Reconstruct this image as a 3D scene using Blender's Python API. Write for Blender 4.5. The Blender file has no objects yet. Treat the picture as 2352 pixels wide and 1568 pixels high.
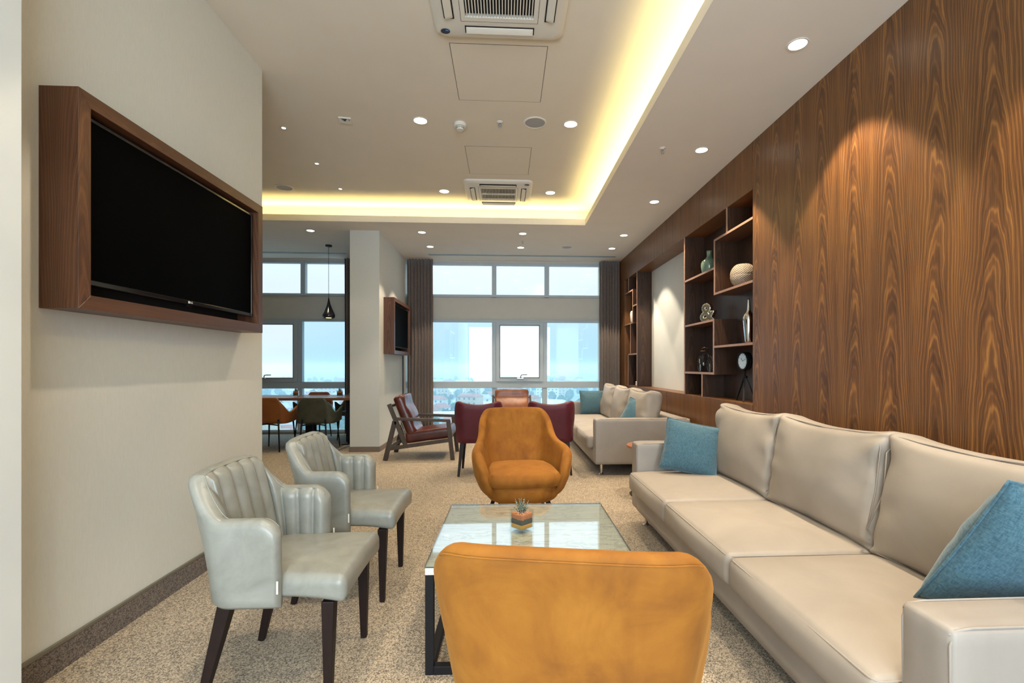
import bpy, bmesh, math, random
from mathutils import Vector, Matrix, noise
C = bpy.context.scene.collection
SC = bpy.context.scene
PI = math.pi
R = math.radians
random.seed(7)

# ------------------------------------------------------------------ camera
F = 1110.0
cam_d = bpy.data.cameras.new('camera')
cam = bpy.data.objects.new('camera', cam_d)
C.objects.link(cam)
cam_d.sensor_width = 36
cam_d.sensor_fit = 'HORIZONTAL'
cam_d.lens = 36 * F / 2352
cam_d.shift_x = -44 / 2352
cam_d.shift_y = 56 / 2352
cam.location = (0, 0, 1.25)
cam.rotation_euler = (R(90), 0, -math.atan(60 / F))
cam_d.clip_end = 5000
SC.camera = cam

# ------------------------------------------------------------------ world, exposure
SKY_LOW, SKY_HIGH, SKY_BACK = 1.12, 2.6, 1.4
POW = {'wood': 175, 'low': 95, 'up': 95}
HAZE = .0026
SC.view_settings.view_transform = 'Standard'
SC.view_settings.look = 'None'
SC.view_settings.gamma = 1
SC.view_settings.exposure = 0.12
SC.view_settings.use_curve_mapping = False
SC.cycles.use_denoising = True
SC.cycles.max_bounces = 8
SC.cycles.diffuse_bounces = 5
SC.cycles.glossy_bounces = 4
SC.cycles.transmission_bounces = 8
SC.cycles.transparent_max_bounces = 12
SC.cycles.volume_bounces = 2
SC.cycles.sample_clamp_indirect = 6
SC.cycles.caustics_reflective = False
SC.cycles.caustics_refractive = False
W = bpy.data.worlds.new('World')
SC.world = W
W.use_nodes = True
wn, wl = W.node_tree.nodes, W.node_tree.links
wn.clear()
wo = wn.new('ShaderNodeOutputWorld')
wb = wn.new('ShaderNodeBackground')
wl.new(wb.outputs[0], wo.inputs[0])
tc = wn.new('ShaderNodeTexCoord')
sp = wn.new('ShaderNodeSeparateXYZ')
wl.new(tc.outputs['Generated'], sp.inputs[0])
cr = wn.new('ShaderNodeValToRGB')
wl.new(sp.outputs['Z'], cr.inputs[0])
e = cr.color_ramp.elements
e[0].position, e[0].color = 0.0, (.66, .83, .95, 1)
e[1].position, e[1].color = .35, (.72, .88, 1.0, 1)
m_ = e.new(.10); m_.color = (.80, .92, 1.0, 1)
nz = wn.new('ShaderNodeTexNoise'); nz.inputs['Scale'].default_value = 2.2; nz.inputs['Detail'].default_value = 4
mp = wn.new('ShaderNodeMapping'); mp.inputs['Scale'].default_value = (1, 1, 4)
wl.new(tc.outputs['Generated'], mp.inputs[0]); wl.new(mp.outputs[0], nz.inputs['Vector'])
mx = wn.new('ShaderNodeMixRGB'); mx.blend_type = 'MIX'
mr = wn.new('ShaderNodeMapRange'); mr.inputs[1].default_value = .45; mr.inputs[2].default_value = .75; mr.inputs[4].default_value = .6
wl.new(nz.outputs[0], mr.inputs[0]); wl.new(mr.outputs[0], mx.inputs[0])
wl.new(cr.outputs[0], mx.inputs[1]); mx.inputs[2].default_value = (.90, .97, 1, 1)
wl.new(mx.outputs[0], wb.inputs[0])
# overcast sky: brighter towards the zenith and towards the veiled sun behind us
z1 = wn.new('ShaderNodeMapRange'); z1.inputs[1].default_value = .15; z1.inputs[2].default_value = .9; z1.inputs[3].default_value = SKY_LOW; z1.inputs[4].default_value = SKY_HIGH
wl.new(sp.outputs['Z'], z1.inputs[0])
z2 = wn.new('ShaderNodeMapRange'); z2.inputs[1].default_value = .1; z2.inputs[2].default_value = -.8; z2.inputs[3].default_value = 1; z2.inputs[4].default_value = SKY_BACK
wl.new(sp.outputs['Y'], z2.inputs[0])
z3 = wn.new('ShaderNodeMath'); z3.operation = 'MULTIPLY'; wl.new(z1.outputs[0], z3.inputs[0]); wl.new(z2.outputs[0], z3.inputs[1])
wl.new(z3.outputs[0], wb.inputs[1])

def area(name, loc, rot, sx, sy, power, col, portal=False, spread=PI):
    d = bpy.data.lights.new(name, 'AREA'); d.shape = 'RECTANGLE'; d.size = sx; d.size_y = sy
    d.energy = power; d.color = col; d.spread = spread
    if portal: d.cycles.is_portal = True
    o = bpy.data.objects.new(name, d); C.objects.link(o); o.location = loc; o.rotation_euler = rot
    return o
# daylight enters through the window wall at Y = 9.1 (portals only guide sampling)
area('window_portal', (.17, 9.05, 1.65), (R(-90), 0, 0), 4.0, 3.2, 1, (1, 1, 1), True)
area('window_portal', (-4.4, 9.05, 1.65), (R(-90), 0, 0), 4.2, 3.2, 1, (1, 1, 1), True)
# cove strips lying behind the lip of the lowered ceiling
WARM = (1.0, .81, .32)
area('rear_window_daylight', (.2, -2.60, 1.75), (R(90), 0, 0), 3.5, 2.35, 260, (.74, .89, 1.0))
COVE = 5.2
area('cove_led_strip', (1.22, 2.2, 3.268), (R(180), R(-22), 0), .03, 8.8, COVE * 8.8, WARM)
area('cove_led_strip', (-2.6, 6.82, 3.268), (R(180 + 22), 0, 0), 7.6, .03, COVE * 7.6, WARM)

# ------------------------------------------------------------------ mesh helpers
class MB:
    def __init__(s): s.v = []; s.f = []
    def add(s, vs, fs):
        b = len(s.v); s.v += [tuple(p) for p in vs]; s.f += [tuple(b + i for i in f) for f in fs]; return s
    def box(s, x0, x1, y0, y1, z0, z1, M=None):
        vs = [Vector(p) for p in ((x0,y0,z0),(x1,y0,z0),(x1,y1,z0),(x0,y1,z0),(x0,y0,z1),(x1,y0,z1),(x1,y1,z1),(x0,y1,z1))]
        if M: vs = [M @ p for p in vs]
        return s.add(vs, [(0,3,2,1),(4,5,6,7),(0,1,5,4),(1,2,6,5),(2,3,7,6),(3,0,4,7)])
    def bar(s, a, b, w, h, up=(0,0,1), w2=None, h2=None):
        a, b = Vector(a), Vector(b); d = (b - a).normalized(); up = Vector(up)
        if abs(d.dot(up)) > .98: up = Vector((0,1,0))
        x = d.cross(up).normalized(); u = x.cross(d).normalized()
        w2 = w if w2 is None else w2; h2 = h if h2 is None else h2
        vs = []
        for p, ww, hh in ((a, w, h), (b, w2, h2)):
            for i, j in ((-1,-1),(1,-1),(1,1),(-1,1)): vs.append(p + x*i*ww/2 + u*j*hh/2)
        return s.add(vs, [(0,3,2,1),(4,5,6,7),(0,1,5,4),(1,2,6,5),(2,3,7,6),(3,0,4,7)])
    def cyl(s, a, b, r, r2=None, n=16, cap=True):
        a, b = Vector(a), Vector(b); r2 = r if r2 is None else r2
        d = (b - a).normalized(); up = Vector((0,0,1)) if abs(d.z) < .9 else Vector((1,0,0))
        x = d.cross(up).normalized(); y = d.cross(x)
        vs = []
        for p, rr in ((a, r), (b, r2)):
            for i in range(n): t = 2*PI*i/n; vs.append(p + (x*math.cos(t) + y*math.sin(t))*rr)
        fs = [(i, (i+1)%n, n+(i+1)%n, n+i) for i in range(n)]
        if cap: fs += [tuple(range(n))[::-1], tuple(range(n, 2*n))]
        return s.add(vs, fs)
    def tube(s, pts, r, n=8, closed=False):
        pts = [Vector(p) for p in pts]; m = len(pts); vs = []; fs = []
        x = None
        for k in range(m):
            if closed: d = pts[(k+1)%m] - pts[k-1]
            else: d = pts[min(k+1, m-1)] - pts[max(k-1, 0)]
            d.normalize()
            if x is None:
                up = Vector((0,0,1)) if abs(d.z) < .9 else Vector((1,0,0)); x = d.cross(up).normalized()
            else:
                x = (x - d*x.dot(d)).normalized()
            y = d.cross(x)
            rr = r[k] if isinstance(r, (list, tuple)) else r
            for i in range(n): t = 2*PI*i/n; vs.append(pts[k] + (x*math.cos(t) + y*math.sin(t))*rr)
        K = m if closed else m - 1
        for k in range(K):
            k2 = (k+1) % m
            for i in range(n): fs.append((k*n+i, k*n+(i+1)%n, k2*n+(i+1)%n, k2*n+i))
        if not closed: fs += [tuple(range(n))[::-1], tuple((m-1)*n+i for i in range(n))]
        return s.add(vs, fs)
    def lathe(s, prof, c=(0,0,0), n=32, cap=True):
        vs = []; fs = []; m = len(prof)
        for r_, z in prof:
            for i in range(n): t = 2*PI*i/n; vs.append((c[0]+r_*math.cos(t), c[1]+r_*math.sin(t), c[2]+z))
        for k in range(m-1):
            for i in range(n): fs.append((k*n+i, k*n+(i+1)%n, (k+1)*n+(i+1)%n, (k+1)*n+i))
        if cap: fs += [tuple(range(n))[::-1], tuple((m-1)*n+i for i in range(n))]
        return s.add(vs, fs)
    def soft(s, sx, sy, sz, r, c=(0,0,0), n=(10,10,5), fn=None, M=None):
        """rounded box of size sx,sy,sz, corner radius r; fn(p, u, v, w) may displace"""
        h = Vector((sx/2, sy/2, sz/2)); r = min(r, min(h)*.999)
        def co(k, N, hh):
            t = -1 + 2*k/N
            return t
        def place(p):
            q = Vector((p[0]*h[0], p[1]*h[1], p[2]*h[2]))
            inn = Vector([max(-(h[i]-r), min(h[i]-r, q[i])) for i in range(3)])
            d = q - inn
            if d.length > 1e-9:
                d = d.normalized()*r
            o = inn + d
            if fn: o = fn(o, *p)
            o = o + Vector(c)
            return M @ o if M else o
        idx = {}; 
        def warp(t, hh):   # concentrate samples near the rounded edges
            a = 1 - 1.0*r/hh
            if abs(t) < .55: return t/.55*a
            q = (abs(t)-.55)/.45
            return math.copysign(a + (1-a)*math.tan(q*PI/4), t)
        def vert(i, j, k):
            key = (i, j, k)
            if key not in idx:
                p = (warp(co(i, n[0], 0), h[0]), warp(co(j, n[1], 0), h[1]), warp(co(k, n[2], 0), h[2]))
                idx[key] = len(s.v); s.v.append(tuple(place(p)))
            return idx[key]
        nx, ny, nz_ = n
        for i in range(nx):
            for j in range(ny):
                s.f.append((vert(i,j,0), vert(i,j+1,0), vert(i+1,j+1,0), vert(i+1,j,0)))
                s.f.append((vert(i,j,nz_), vert(i+1,j,nz_), vert(i+1,j+1,nz_), vert(i,j+1,nz_)))
        for i in range(nx):
            for k in range(nz_):
                s.f.append((vert(i,0,k), vert(i+1,0,k), vert(i+1,0,k+1), vert(i,0,k+1)))
                s.f.append((vert(i,ny,k), vert(i,ny,k+1), vert(i+1,ny,k+1), vert(i+1,ny,k)))
        for j in range(ny):
            for k in range(nz_):
                s.f.append((vert(0,j,k), vert(0,j,k+1), vert(0,j+1,k+1), vert(0,j+1,k)))
                s.f.append((vert(nx,j,k), vert(nx,j+1,k), vert(nx,j+1,k+1), vert(nx,j,k+1)))
        return s
    def build(s, name, mat, parent=None, smooth=False, bevel=0, sub=0, loc=None, rot=None, seg=2, angle=None):
        me = bpy.data.meshes.new(name); me.from_pydata(s.v, [], s.f); me.update()
        bm = bmesh.new(); bm.from_mesh(me)
        bmesh.ops.recalc_face_normals(bm, faces=bm.faces); bm.to_mesh(me); bm.free()
        for m in (mat if isinstance(mat, (list, tuple)) else [mat]): me.materials.append(m)
        o = bpy.data.objects.new(name, me); C.objects.link(o)
        if smooth:
            for p in me.polygons: p.use_smooth = True
            if angle: me.set_sharp_from_angle(angle=R(angle))
        if bevel:
            b = o.modifiers.new('bevel', 'BEVEL'); b.width = bevel; b.segments = seg; b.limit_method = 'ANGLE'; b.angle_limit = R(35)
        if sub:
            b = o.modifiers.new('sub', 'SUBSURF'); b.levels = sub; b.render_levels = sub
        if parent: o.parent = parent
        if loc is not None: o.location = loc
        if rot is not None: o.rotation_euler = rot
        return o

def tag(o, label, cat, group=None, kind=None):
    o['label'] = label; o['category'] = cat
    if group: o['group'] = group
    if kind: o['kind'] = kind
    return o
def thing(name, label, cat, loc=(0,0,0), rz=0, group=None):
    o = bpy.data.objects.new(name, None); C.objects.link(o); o.empty_display_size = .1
    o.location = loc; o.rotation_euler = (0, 0, rz)
    return tag(o, label, cat, group)
def struct(o): o['kind'] = 'structure'; return o
def dup(root, loc, rz, label, group=None):
    def cp(o, par):
        c = o.copy(); C.objects.link(c)
        if par: c.parent = par; c.matrix_parent_inverse = o.matrix_parent_inverse.copy()
        for ch in list(o.children): cp(ch, c)
        return c
    r = cp(root, None); r.location = loc; r.rotation_euler = (0, 0, rz); r['label'] = label
    if group: r['group'] = group
    return r
def lerp(tab, x):
    if x <= tab[0][0]: return tab[0][1]
    for (a, fa), (b, fb) in zip(tab, tab[1:]):
        if x <= b:
            t = (x-a)/(b-a); return fa + (fb-fa)*t
    return tab[-1][1]
def sm(a, b, x):
    t = max(0, min(1, (x-a)/(b-a))); return t*t*(3-2*t)

def wrap_shell(P, ss, ztop, zbot, t, K=9, inner=None, endt=3, arc=4):
    """closed shell swept along stations ss; P(s,z)->(x,y) of the mid surface; t thickness"""
    mb = MB(); rings = []
    N = len(ss)
    for i, s in enumerate(ss):
        zt, zb = ztop(s), zbot(s)
        th = t(s) if callable(t) else t
        k_end = min(i, N-1-i)
        if k_end < endt: th *= max(.12, math.sqrt(max(0, 1-(1-(k_end)/endt)**2)))
        h = th/2
        prof = []
        for k in range(K): prof.append((zb+h*.6 + (zt-h-zb-h*.6)*k/(K-1), 1))
        for k in range(1, arc): a = PI*k/arc; prof.append((zt-h+h*math.sin(a), math.cos(a)))
        for k in range(K): prof.append((zt-h + (zb+h*.6-zt+h)*k/(K-1), -1))
        for k in range(1, 3): a = PI*k/3; prof.append((zb+h*.6-h*.6*math.sin(a), -math.cos(a)))
        ring = []
        for z, o in prof:
            e = 1e-3*(ss[-1]-ss[0])
            p0 = Vector(P(s-e, z)); p1 = Vector(P(s+e, z)); d = p1-p0
            n = Vector((d.y, -d.x)); 
            if n.length < 1e-9: n = Vector((0, -1))
            n.normalize()
            off = o*h
            if inner and o < 0: off -= inner(s, z, zt, zb)*(min(1, k_end/endt))
            c = Vector(P(s, z)) + n*off
            ring.append(len(mb.v)); mb.v.append((c.x, c.y, z))
        rings.append(ring)
    for a, b in zip(rings, rings[1:]):
        m = len(a)
        for j in range(m): mb.f.append((a[j], a[(j+1)%m], b[(j+1)%m], b[j]))
    mb.f.append(tuple(rings[0])); mb.f.append(tuple(rings[-1][::-1]))
    return mb

# ------------------------------------------------------------------ materials
def nodes(name):
    m = bpy.data.materials.new(name); m.use_nodes = True
    n, l = m.node_tree.nodes, m.node_tree.links
    return m, n, l, n['Principled BSDF']
class G:
    """tiny node graph writer"""
    def __init__(s, n, l): s.n, s.l = n, l
    def put(s, sock, v):
        if hasattr(v, 'links') or hasattr(v, 'is_linked'): s.l.new(v, sock)
        else: sock.default_value = v
    def m(s, op, a, b=None, c=None):
        x = s.n.new('ShaderNodeMath'); x.operation = op
        for i, v in enumerate((a, b, c)):
            if v is not None: s.put(x.inputs[i], v)
        return x.outputs[0]
    def obj(s): 
        t = s.n.new('ShaderNodeTexCoord'); return t.outputs['Object']
    def map(s, v, scale=(1,1,1), rot=(0,0,0), loc=(0,0,0)):
        x = s.n.new('ShaderNodeMapping'); s.l.new(v, x.inputs[0])
        x.inputs['Scale'].default_value = scale; x.inputs['Rotation'].default_value = rot; x.inputs['Location'].default_value = loc
        return x.outputs[0]
    def noise(s, v, scale=5, detail=3, rough=.5, dist=0):
        x = s.n.new('ShaderNodeTexNoise'); s.l.new(v, x.inputs['Vector'])
        x.inputs['Scale'].default_value = scale; x.inputs['Detail'].default_value = detail
        x.inputs['Roughness'].default_value = rough; x.inputs['Distortion'].default_value = dist
        return x.outputs[0]
    def voro(s, v, scale, feat='F1', out='Distance'):
        x = s.n.new('ShaderNodeTexVoronoi'); x.feature = feat; s.l.new(v, x.inputs['Vector']); x.inputs['Scale'].default_value = scale
        return x.outputs[out]
    def xyz(s, v):
        x = s.n.new('ShaderNodeSeparateXYZ'); s.l.new(v, x.inputs[0]); return x.outputs
    def comb(s, a, b, c):
        x = s.n.new('ShaderNodeCombineXYZ')
        for i, q in enumerate((a, b, c)): s.put(x.inputs[i], q)
        return x.outputs[0]
    def ramp(s, v, stops, interp='LINEAR'):
        x = s.n.new('ShaderNodeValToRGB'); s.l.new(v, x.inputs[0]); x.color_ramp.interpolation = interp
        el = x.color_ramp.elements
        while len(el) < len(stops): el.new(.5)
        for q, (p, c) in zip(el, stops): q.position = p; q.color = (*c, 1) if len(c) == 3 else c
        return x.outputs[0]
    def mix(s, f, a, b, mode='MIX'):
        x = s.n.new('ShaderNodeMixRGB'); x.blend_type = mode
        for i, q in enumerate((f, a, b)):
            if isinstance(q, tuple) and len(q) == 3: q = (*q, 1)
            s.put(x.inputs[i], q)
        return x.outputs[0]
    def bump(s, h, strength=.3, dist=.01, normal=None):
        x = s.n.new('ShaderNodeBump'); s.l.new(h, x.inputs['Height'])
        x.inputs['Strength'].default_value = strength; x.inputs['Distance'].default_value = dist
        if normal: s.l.new(normal, x.inputs['Normal'])
        return x.outputs[0]
def plain(name, col, rough=.5, metal=0, spec=.5, coat=0, var=.06, vs=6, bump=0, bs=80, sheen=0):
    """principled with gentle procedural variation"""
    m, n, l, b = nodes(name); g = G(n, l)
    v = g.obj()
    if var:
        f = g.noise(v, vs, 4)
        c = g.mix(f, tuple(max(0, x*(1-var*2)) for x in col), tuple(min(1, x*(1+var*2)) for x in col))
        l.new(c, b.inputs['Base Color'])
    else: b.inputs['Base Color'].default_value = (*col, 1)
    b.inputs['Roughness'].default_value = rough; b.inputs['Metallic'].default_value = metal
    b.inputs['Specular IOR Level'].default_value = spec
    b.inputs['Coat Weight'].default_value = coat
    if sheen: b.inputs['Sheen Weight'].default_value = sheen; b.inputs['Sheen Roughness'].default_value = .4
    if bump: l.new(g.bump(g.noise(v, bs, 4), bump, .002), b.inputs['Normal'])
    return m
def emis(name, col, st):
    m, n, l, b = nodes(name)
    b.inputs['Base Color'].default_value = (*col, 1)
    b.inputs['Emission Color'].default_value = (*col, 1); b.inputs['Emission Strength'].default_value = st
    return m

def wood(name, grain='z', cols=((.075,.032,.014),(.19,.085,.035),(.30,.15,.065)), leaf=.29, cath=True, rough=.38, spec=.45, scale=1.0):
    m, n, l, b = nodes(name); g = G(n, l)
    o = g.obj(); x, y, z = g.xyz(o)[:3]
    G_ = {'x': x, 'y': y, 'z': z}[grain]
    oth = [q for k, q in (('x', x), ('y', y), ('z', z)) if k != grain]
    c = g.m('ADD', oth[0], oth[1])
    if scale != 1: c = g.m('MULTIPLY', c, scale); G_ = g.m('MULTIPLY', G_, scale)
    slow = g.noise(g.comb(g.m('MULTIPLY', c, 2.2), 0.0, g.m('MULTIPLY', G_, .9)), 1.0, 2)
    c2 = g.m('ADD', c, g.m('MULTIPLY', g.m('SUBTRACT', slow, .5), .10))
    q = g.m('DIVIDE', c2, leaf)
    idx = g.m('FLOOR', q)
    u = g.m('SUBTRACT', g.m('FRACT', q), .5)
    u2 = g.m('MULTIPLY', u, u)
    rnd = g.m('FRACT', g.m('MULTIPLY', g.m('SINE', g.m('MULTIPLY', idx, 12.9898)), 437.5))
    wob = g.noise(g.comb(g.m('MULTIPLY', c, 9.0), 3.0, g.m('MULTIPLY', G_, 2.2)), 1.0, 3)
    f = g.m('ADD', g.m('MULTIPLY', G_, .62 if cath else 1.0), g.m('MULTIPLY', u2, 5.2 if cath else 60.0))
    f = g.m('ADD', f, g.m('MULTIPLY', wob, .42))
    f = g.m('ADD', f, g.m('MULTIPLY', rnd, .16))
    r1 = g.m('ADD', g.m('MULTIPLY', g.m('SINE', g.m('MULTIPLY', f, 2*PI*5.2)), .5), .5)
    r2 = g.m('ADD', g.m('MULTIPLY', g.m('SINE', g.m('MULTIPLY', f, 2*PI*17.0)), .5), .5)
    fib = g.noise(g.comb(g.m('MULTIPLY', c, 170.0), 0.0, g.m('MULTIPLY', G_, 4.0)), 1.0, 4, .6)
    broad = g.noise(g.comb(g.m('MULTIPLY', c, 14.0), 7.0, g.m('MULTIPLY', G_, .7)), 1.0, 3, .6)
    t = g.m('ADD', g.m('MULTIPLY', g.m('POWER', r1, 1.6), .17), g.m('MULTIPLY', g.m('POWER', r2, 2.0), .15))
    t = g.m('ADD', t, g.m('MULTIPLY', fib, .34))
    t = g.m('ADD', t, g.m('MULTIPLY', broad, .46))
    t = g.m('SUBTRACT', t, .06)
    col = g.ramp(t, [(.22, cols[0]), (.48, cols[1]), (.78, cols[2])])
    l.new(col, b.inputs['Base Color'])
    b.inputs['Roughness'].default_value = rough; b.inputs['Specular IOR Level'].default_value = spec
    l.new(g.bump(fib, .08, .002), b.inputs['Normal'])
    return m

MT = {}
WC = ((.050,.021,.009),(.145,.060,.020),(.37,.165,.040))
MT['wood_wall'] = wood('walnut_veneer_wall', 'z', cols=WC)
MT['wood_fine'] = wood('walnut_veneer_fine', 'z', cols=WC, leaf=.12, cath=False)
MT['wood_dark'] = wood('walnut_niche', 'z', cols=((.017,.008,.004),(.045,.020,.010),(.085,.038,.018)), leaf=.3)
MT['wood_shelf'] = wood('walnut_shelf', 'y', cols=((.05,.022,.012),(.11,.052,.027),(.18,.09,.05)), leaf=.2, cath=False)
MT['wood_edge'] = plain('walnut_edge', (.33, .19, .13), .4, var=.1, vs=20)
MT['wood_tv_v'] = wood('walnut_tv_upright', 'z', cols=((.040,.015,.008),(.100,.040,.019),(.17,.075,.035)), leaf=.22)
MT['wood_tv_h'] = wood('walnut_tv_rail', 'y', cols=((.040,.015,.008),(.100,.040,.019),(.17,.075,.035)), leaf=.22, cath=False)
MT['wood_table'] = wood('dining_table_wood', 'x', cols=((.12,.045,.022),(.24,.10,.05),(.34,.16,.085)), leaf=.2, cath=False, rough=.22)
MT['wood_ash'] = wood('grey_brown_ash', 'z', cols=((.03,.021,.015),(.065,.046,.033),(.11,.078,.055)), leaf=.08, cath=False, rough=.45)
MT['leg_dark'] = plain('dark_stained_leg', (.014, .007, .006), .5, spec=.25, var=.2, vs=30)
MT['paint'] = plain('ceiling_paint', (.74, .69, .60), .9, spec=.2, var=.02, vs=3, bump=.03, bs=200)
MT['paint_low'] = plain('low_ceiling_paint', (.76, .72, .66), .9, spec=.2, var=.02, vs=3)
def wallpaper():
    m, n, l, b = nodes('woven_wallpaper'); g = G(n, l); v = g.obj()
    fine = g.noise(g.map(v, (120, 120, 26)), 1, 3, .6)
    slow = g.noise(v, 2.5, 3)
    c = g.mix(fine, (.64, .645, .60), (.74, .745, .70))
    c = g.mix(g.m('MULTIPLY', slow, .35), c, (.62, .625, .58))
    l.new(c, b.inputs['Base Color']); b.inputs['Roughness'].default_value = .75; b.inputs['Specular IOR Level'].default_value = .25
    l.new(g.bump(fine, .06, .002), b.inputs['Normal'])
    return m
MT['wallpaper'] = wallpaper()
MT['wall_white'] = plain('pale_wall', (.70, .72, .70), .8, spec=.2, var=.02)
MT['spandrel'] = plain('spandrel_wall', (.63, .62, .57), .85, spec=.2, var=.02)
def carpet(name, lo, hi, k=1.0, bump=.5):
    m, n, l, b = nodes(name); g = G(n, l); v = g.obj()
    a = g.xyz(g.voro(v, 250*k, 'F1', 'Color'))[0]; bb = g.xyz(g.voro(v, 130*k, 'F1', 'Color'))[1]; s = g.noise(v, 1.3, 2)
    t = g.m('ADD', g.m('MULTIPLY', a, .68), g.m('MULTIPLY', bb, .32))
    c = g.ramp(t, [(.18, lo), (.46, tuple((p+q)*.46 for p, q in zip(lo, hi))), (.78, hi)])
    c = g.mix(g.m('MULTIPLY', s, .25), c, tuple(q*.62 for q in hi))
    l.new(c, b.inputs['Base Color']); b.inputs['Roughness'].default_value = .95; b.inputs['Specular IOR Level'].default_value = .1
    b.inputs['Sheen Weight'].default_value = .15
    l.new(g.bump(t, bump, .004), b.inputs['Normal'])
    return m
MT['carpet'] = carpet('speckled_loop_carpet', (.075, .060, .045), (.58, .475, .345))
MT['carpet_skirt'] = carpet('carpet_skirting', (.05, .042, .038), (.25, .20, .165))
def leather(name, c0, c1, rough=.42, k=8, bump=.12, spec=.45, wr=0, sheen=0):
    m, n, l, b = nodes(name); g = G(n, l); v = g.obj()
    f = g.noise(v, k, 5, .6, .6)
    c = g.ramp(f, [(.32, c0), (.68, c1)])
    l.new(c, b.inputs['Base Color']); b.inputs['Roughness'].default_value = rough; b.inputs['Specular IOR Level'].default_value = spec
    if sheen: b.inputs['Sheen Weight'].default_value = sheen; b.inputs['Sheen Roughness'].default_value = .35; b.inputs['Sheen Tint'].default_value = (*c1, 1)
    gr = g.voro(v, 320)
    h = g.m('ADD', g.m('MULTIPLY', gr, .3), g.m('MULTIPLY', g.noise(v, 22, 4, .6), wr))
    l.new(g.bump(h, bump, .004), b.inputs['Normal'])
    return m
MT['grey_leather'] = leather('silver_grey_leather', (.215, .22, .195), (.30, .305, .275), .32, 7, .12, .5, .5)
MT['red_leather'] = leather('oxblood_leather', (.05, .010, .008), (.125, .028, .017), .28, 6, .2, .55, 1.2)
MT['cognac'] = leather('cognac_leather', (.13, .042, .02), (.26, .095, .04), .32, 6, .2, .5, 1.2)
MT['burgundy'] = leather('burgundy_leather', (.070, .006, .014), (.11, .011, .023), .5, 6, .15)
MT['orange_leather'] = leather('orange_tan_leather', (.27, .09, .025), (.36, .13, .035), .42, 5, .1)
MT['green_leather'] = leather('olive_grey_leather', (.045, .05, .032), (.085, .085, .055), .5, 7, .1)
MT['sofa'] = leather('taupe_faux_leather', (.30, .262, .222), (.345, .302, .255), .55, 3, .06, .35, .15)
MT['sofa_side'] = leather('taupe_faux_leather_frame', (.28, .25, .222), (.32, .288, .255), .5, 3, .06, .4, .1)
def suede():
    m, n, l, b = nodes('ochre_suede'); g = G(n, l); v = g.obj()
    f = g.noise(v, 5.5, 5, .62, 1.2); f2 = g.noise(g.map(v, (3, 3, 1.2)), 4, 3, .5, .5)
    t = g.m('ADD', g.m('MULTIPLY', f, .6), g.m('MULTIPLY', f2, .4))
    c = g.ramp(t, [(.32, (.195, .068, .011)), (.5, (.275, .102, .013)), (.68, (.34, .138, .018))])
    l.new(c, b.inputs['Base Color']); b.inputs['Roughness'].default_value = .8; b.inputs['Specular IOR Level'].default_value = .25
    b.inputs['Sheen Weight'].default_value = .18; b.inputs['Sheen Roughness'].default_value = .4; b.inputs['Sheen Tint'].default_value = (1, .55, .15, 1)
    l.new(g.bump(g.noise(v, 420, 3, .6), .22, .002), b.inputs['Normal'])
    return m
MT['suede'] = suede()
def cloth(name, c0, c1, k=300):
    m, n, l, b = nodes(name); g = G(n, l); v = g.obj()
    w1 = g.noise(g.map(v, (k, k*.25, k*.25)), 1, 2); w2 = g.noise(g.map(v, (k*.25, k*.25, k)), 1, 2)
    t = g.m('ADD', g.m('MULTIPLY', w1, .5), g.m('MULTIPLY', w2, .5))
    l.new(g.ramp(t, [(.35, c0), (.65, c1)]), b.inputs['Base Color'])
    b.inputs['Roughness'].default_value = .85; b.inputs['Specular IOR Level'].default_value = .2
    b.inputs['Sheen Weight'].default_value = .3
    l.new(g.bump(t, .3, .002), b.inputs['Normal'])
    return m
MT['teal'] = cloth('teal_woven_cloth', (.032, .085, .115), (.08, .162, .208))
MT['curtain'] = cloth('taupe_curtain_cloth', (.13, .095, .078), (.205, .152, .125), 160)
MT['metal_black'] = plain('black_powder_coat', (.008, .008, .010), .55, 0, spec=.25, var=.1)
MT['chrome'] = plain('polished_chrome', (.75, .75, .74), .08, 1, var=0)
MT['steel'] = plain('brushed_steel', (.45, .45, .45), .3, 1, var=.05)
MT['alu'] = plain('backlit_grey_profile', (.47, .55, .61), .45, spec=.4, var=.02)  # blue cast of the backlight is mixed into the grey frame colour
MT['white_plastic'] = plain('white_plastic', (.72, .70, .64), .4, var=.02)
MT['grey_grille'] = plain('grey_grille', (.36, .36, .37), .6, var=.03)
MT['dark_void'] = plain('dark_void', (.012, .010, .008), .8, var=0)
MT['black_gloss'] = plain('black_gloss_plastic', (.006, .006, .007), .12, var=0)
MT['screen'] = plain('black_screen', (.0006, .0006, .0008), .6, var=0, spec=.02)
MT['white_ceramic'] = plain('white_ceramic', (.80, .77, .70), .3, var=.02)
MT['copper'] = plain('copper_top', (.50, .20, .11), .35, .5, var=.05)
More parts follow.
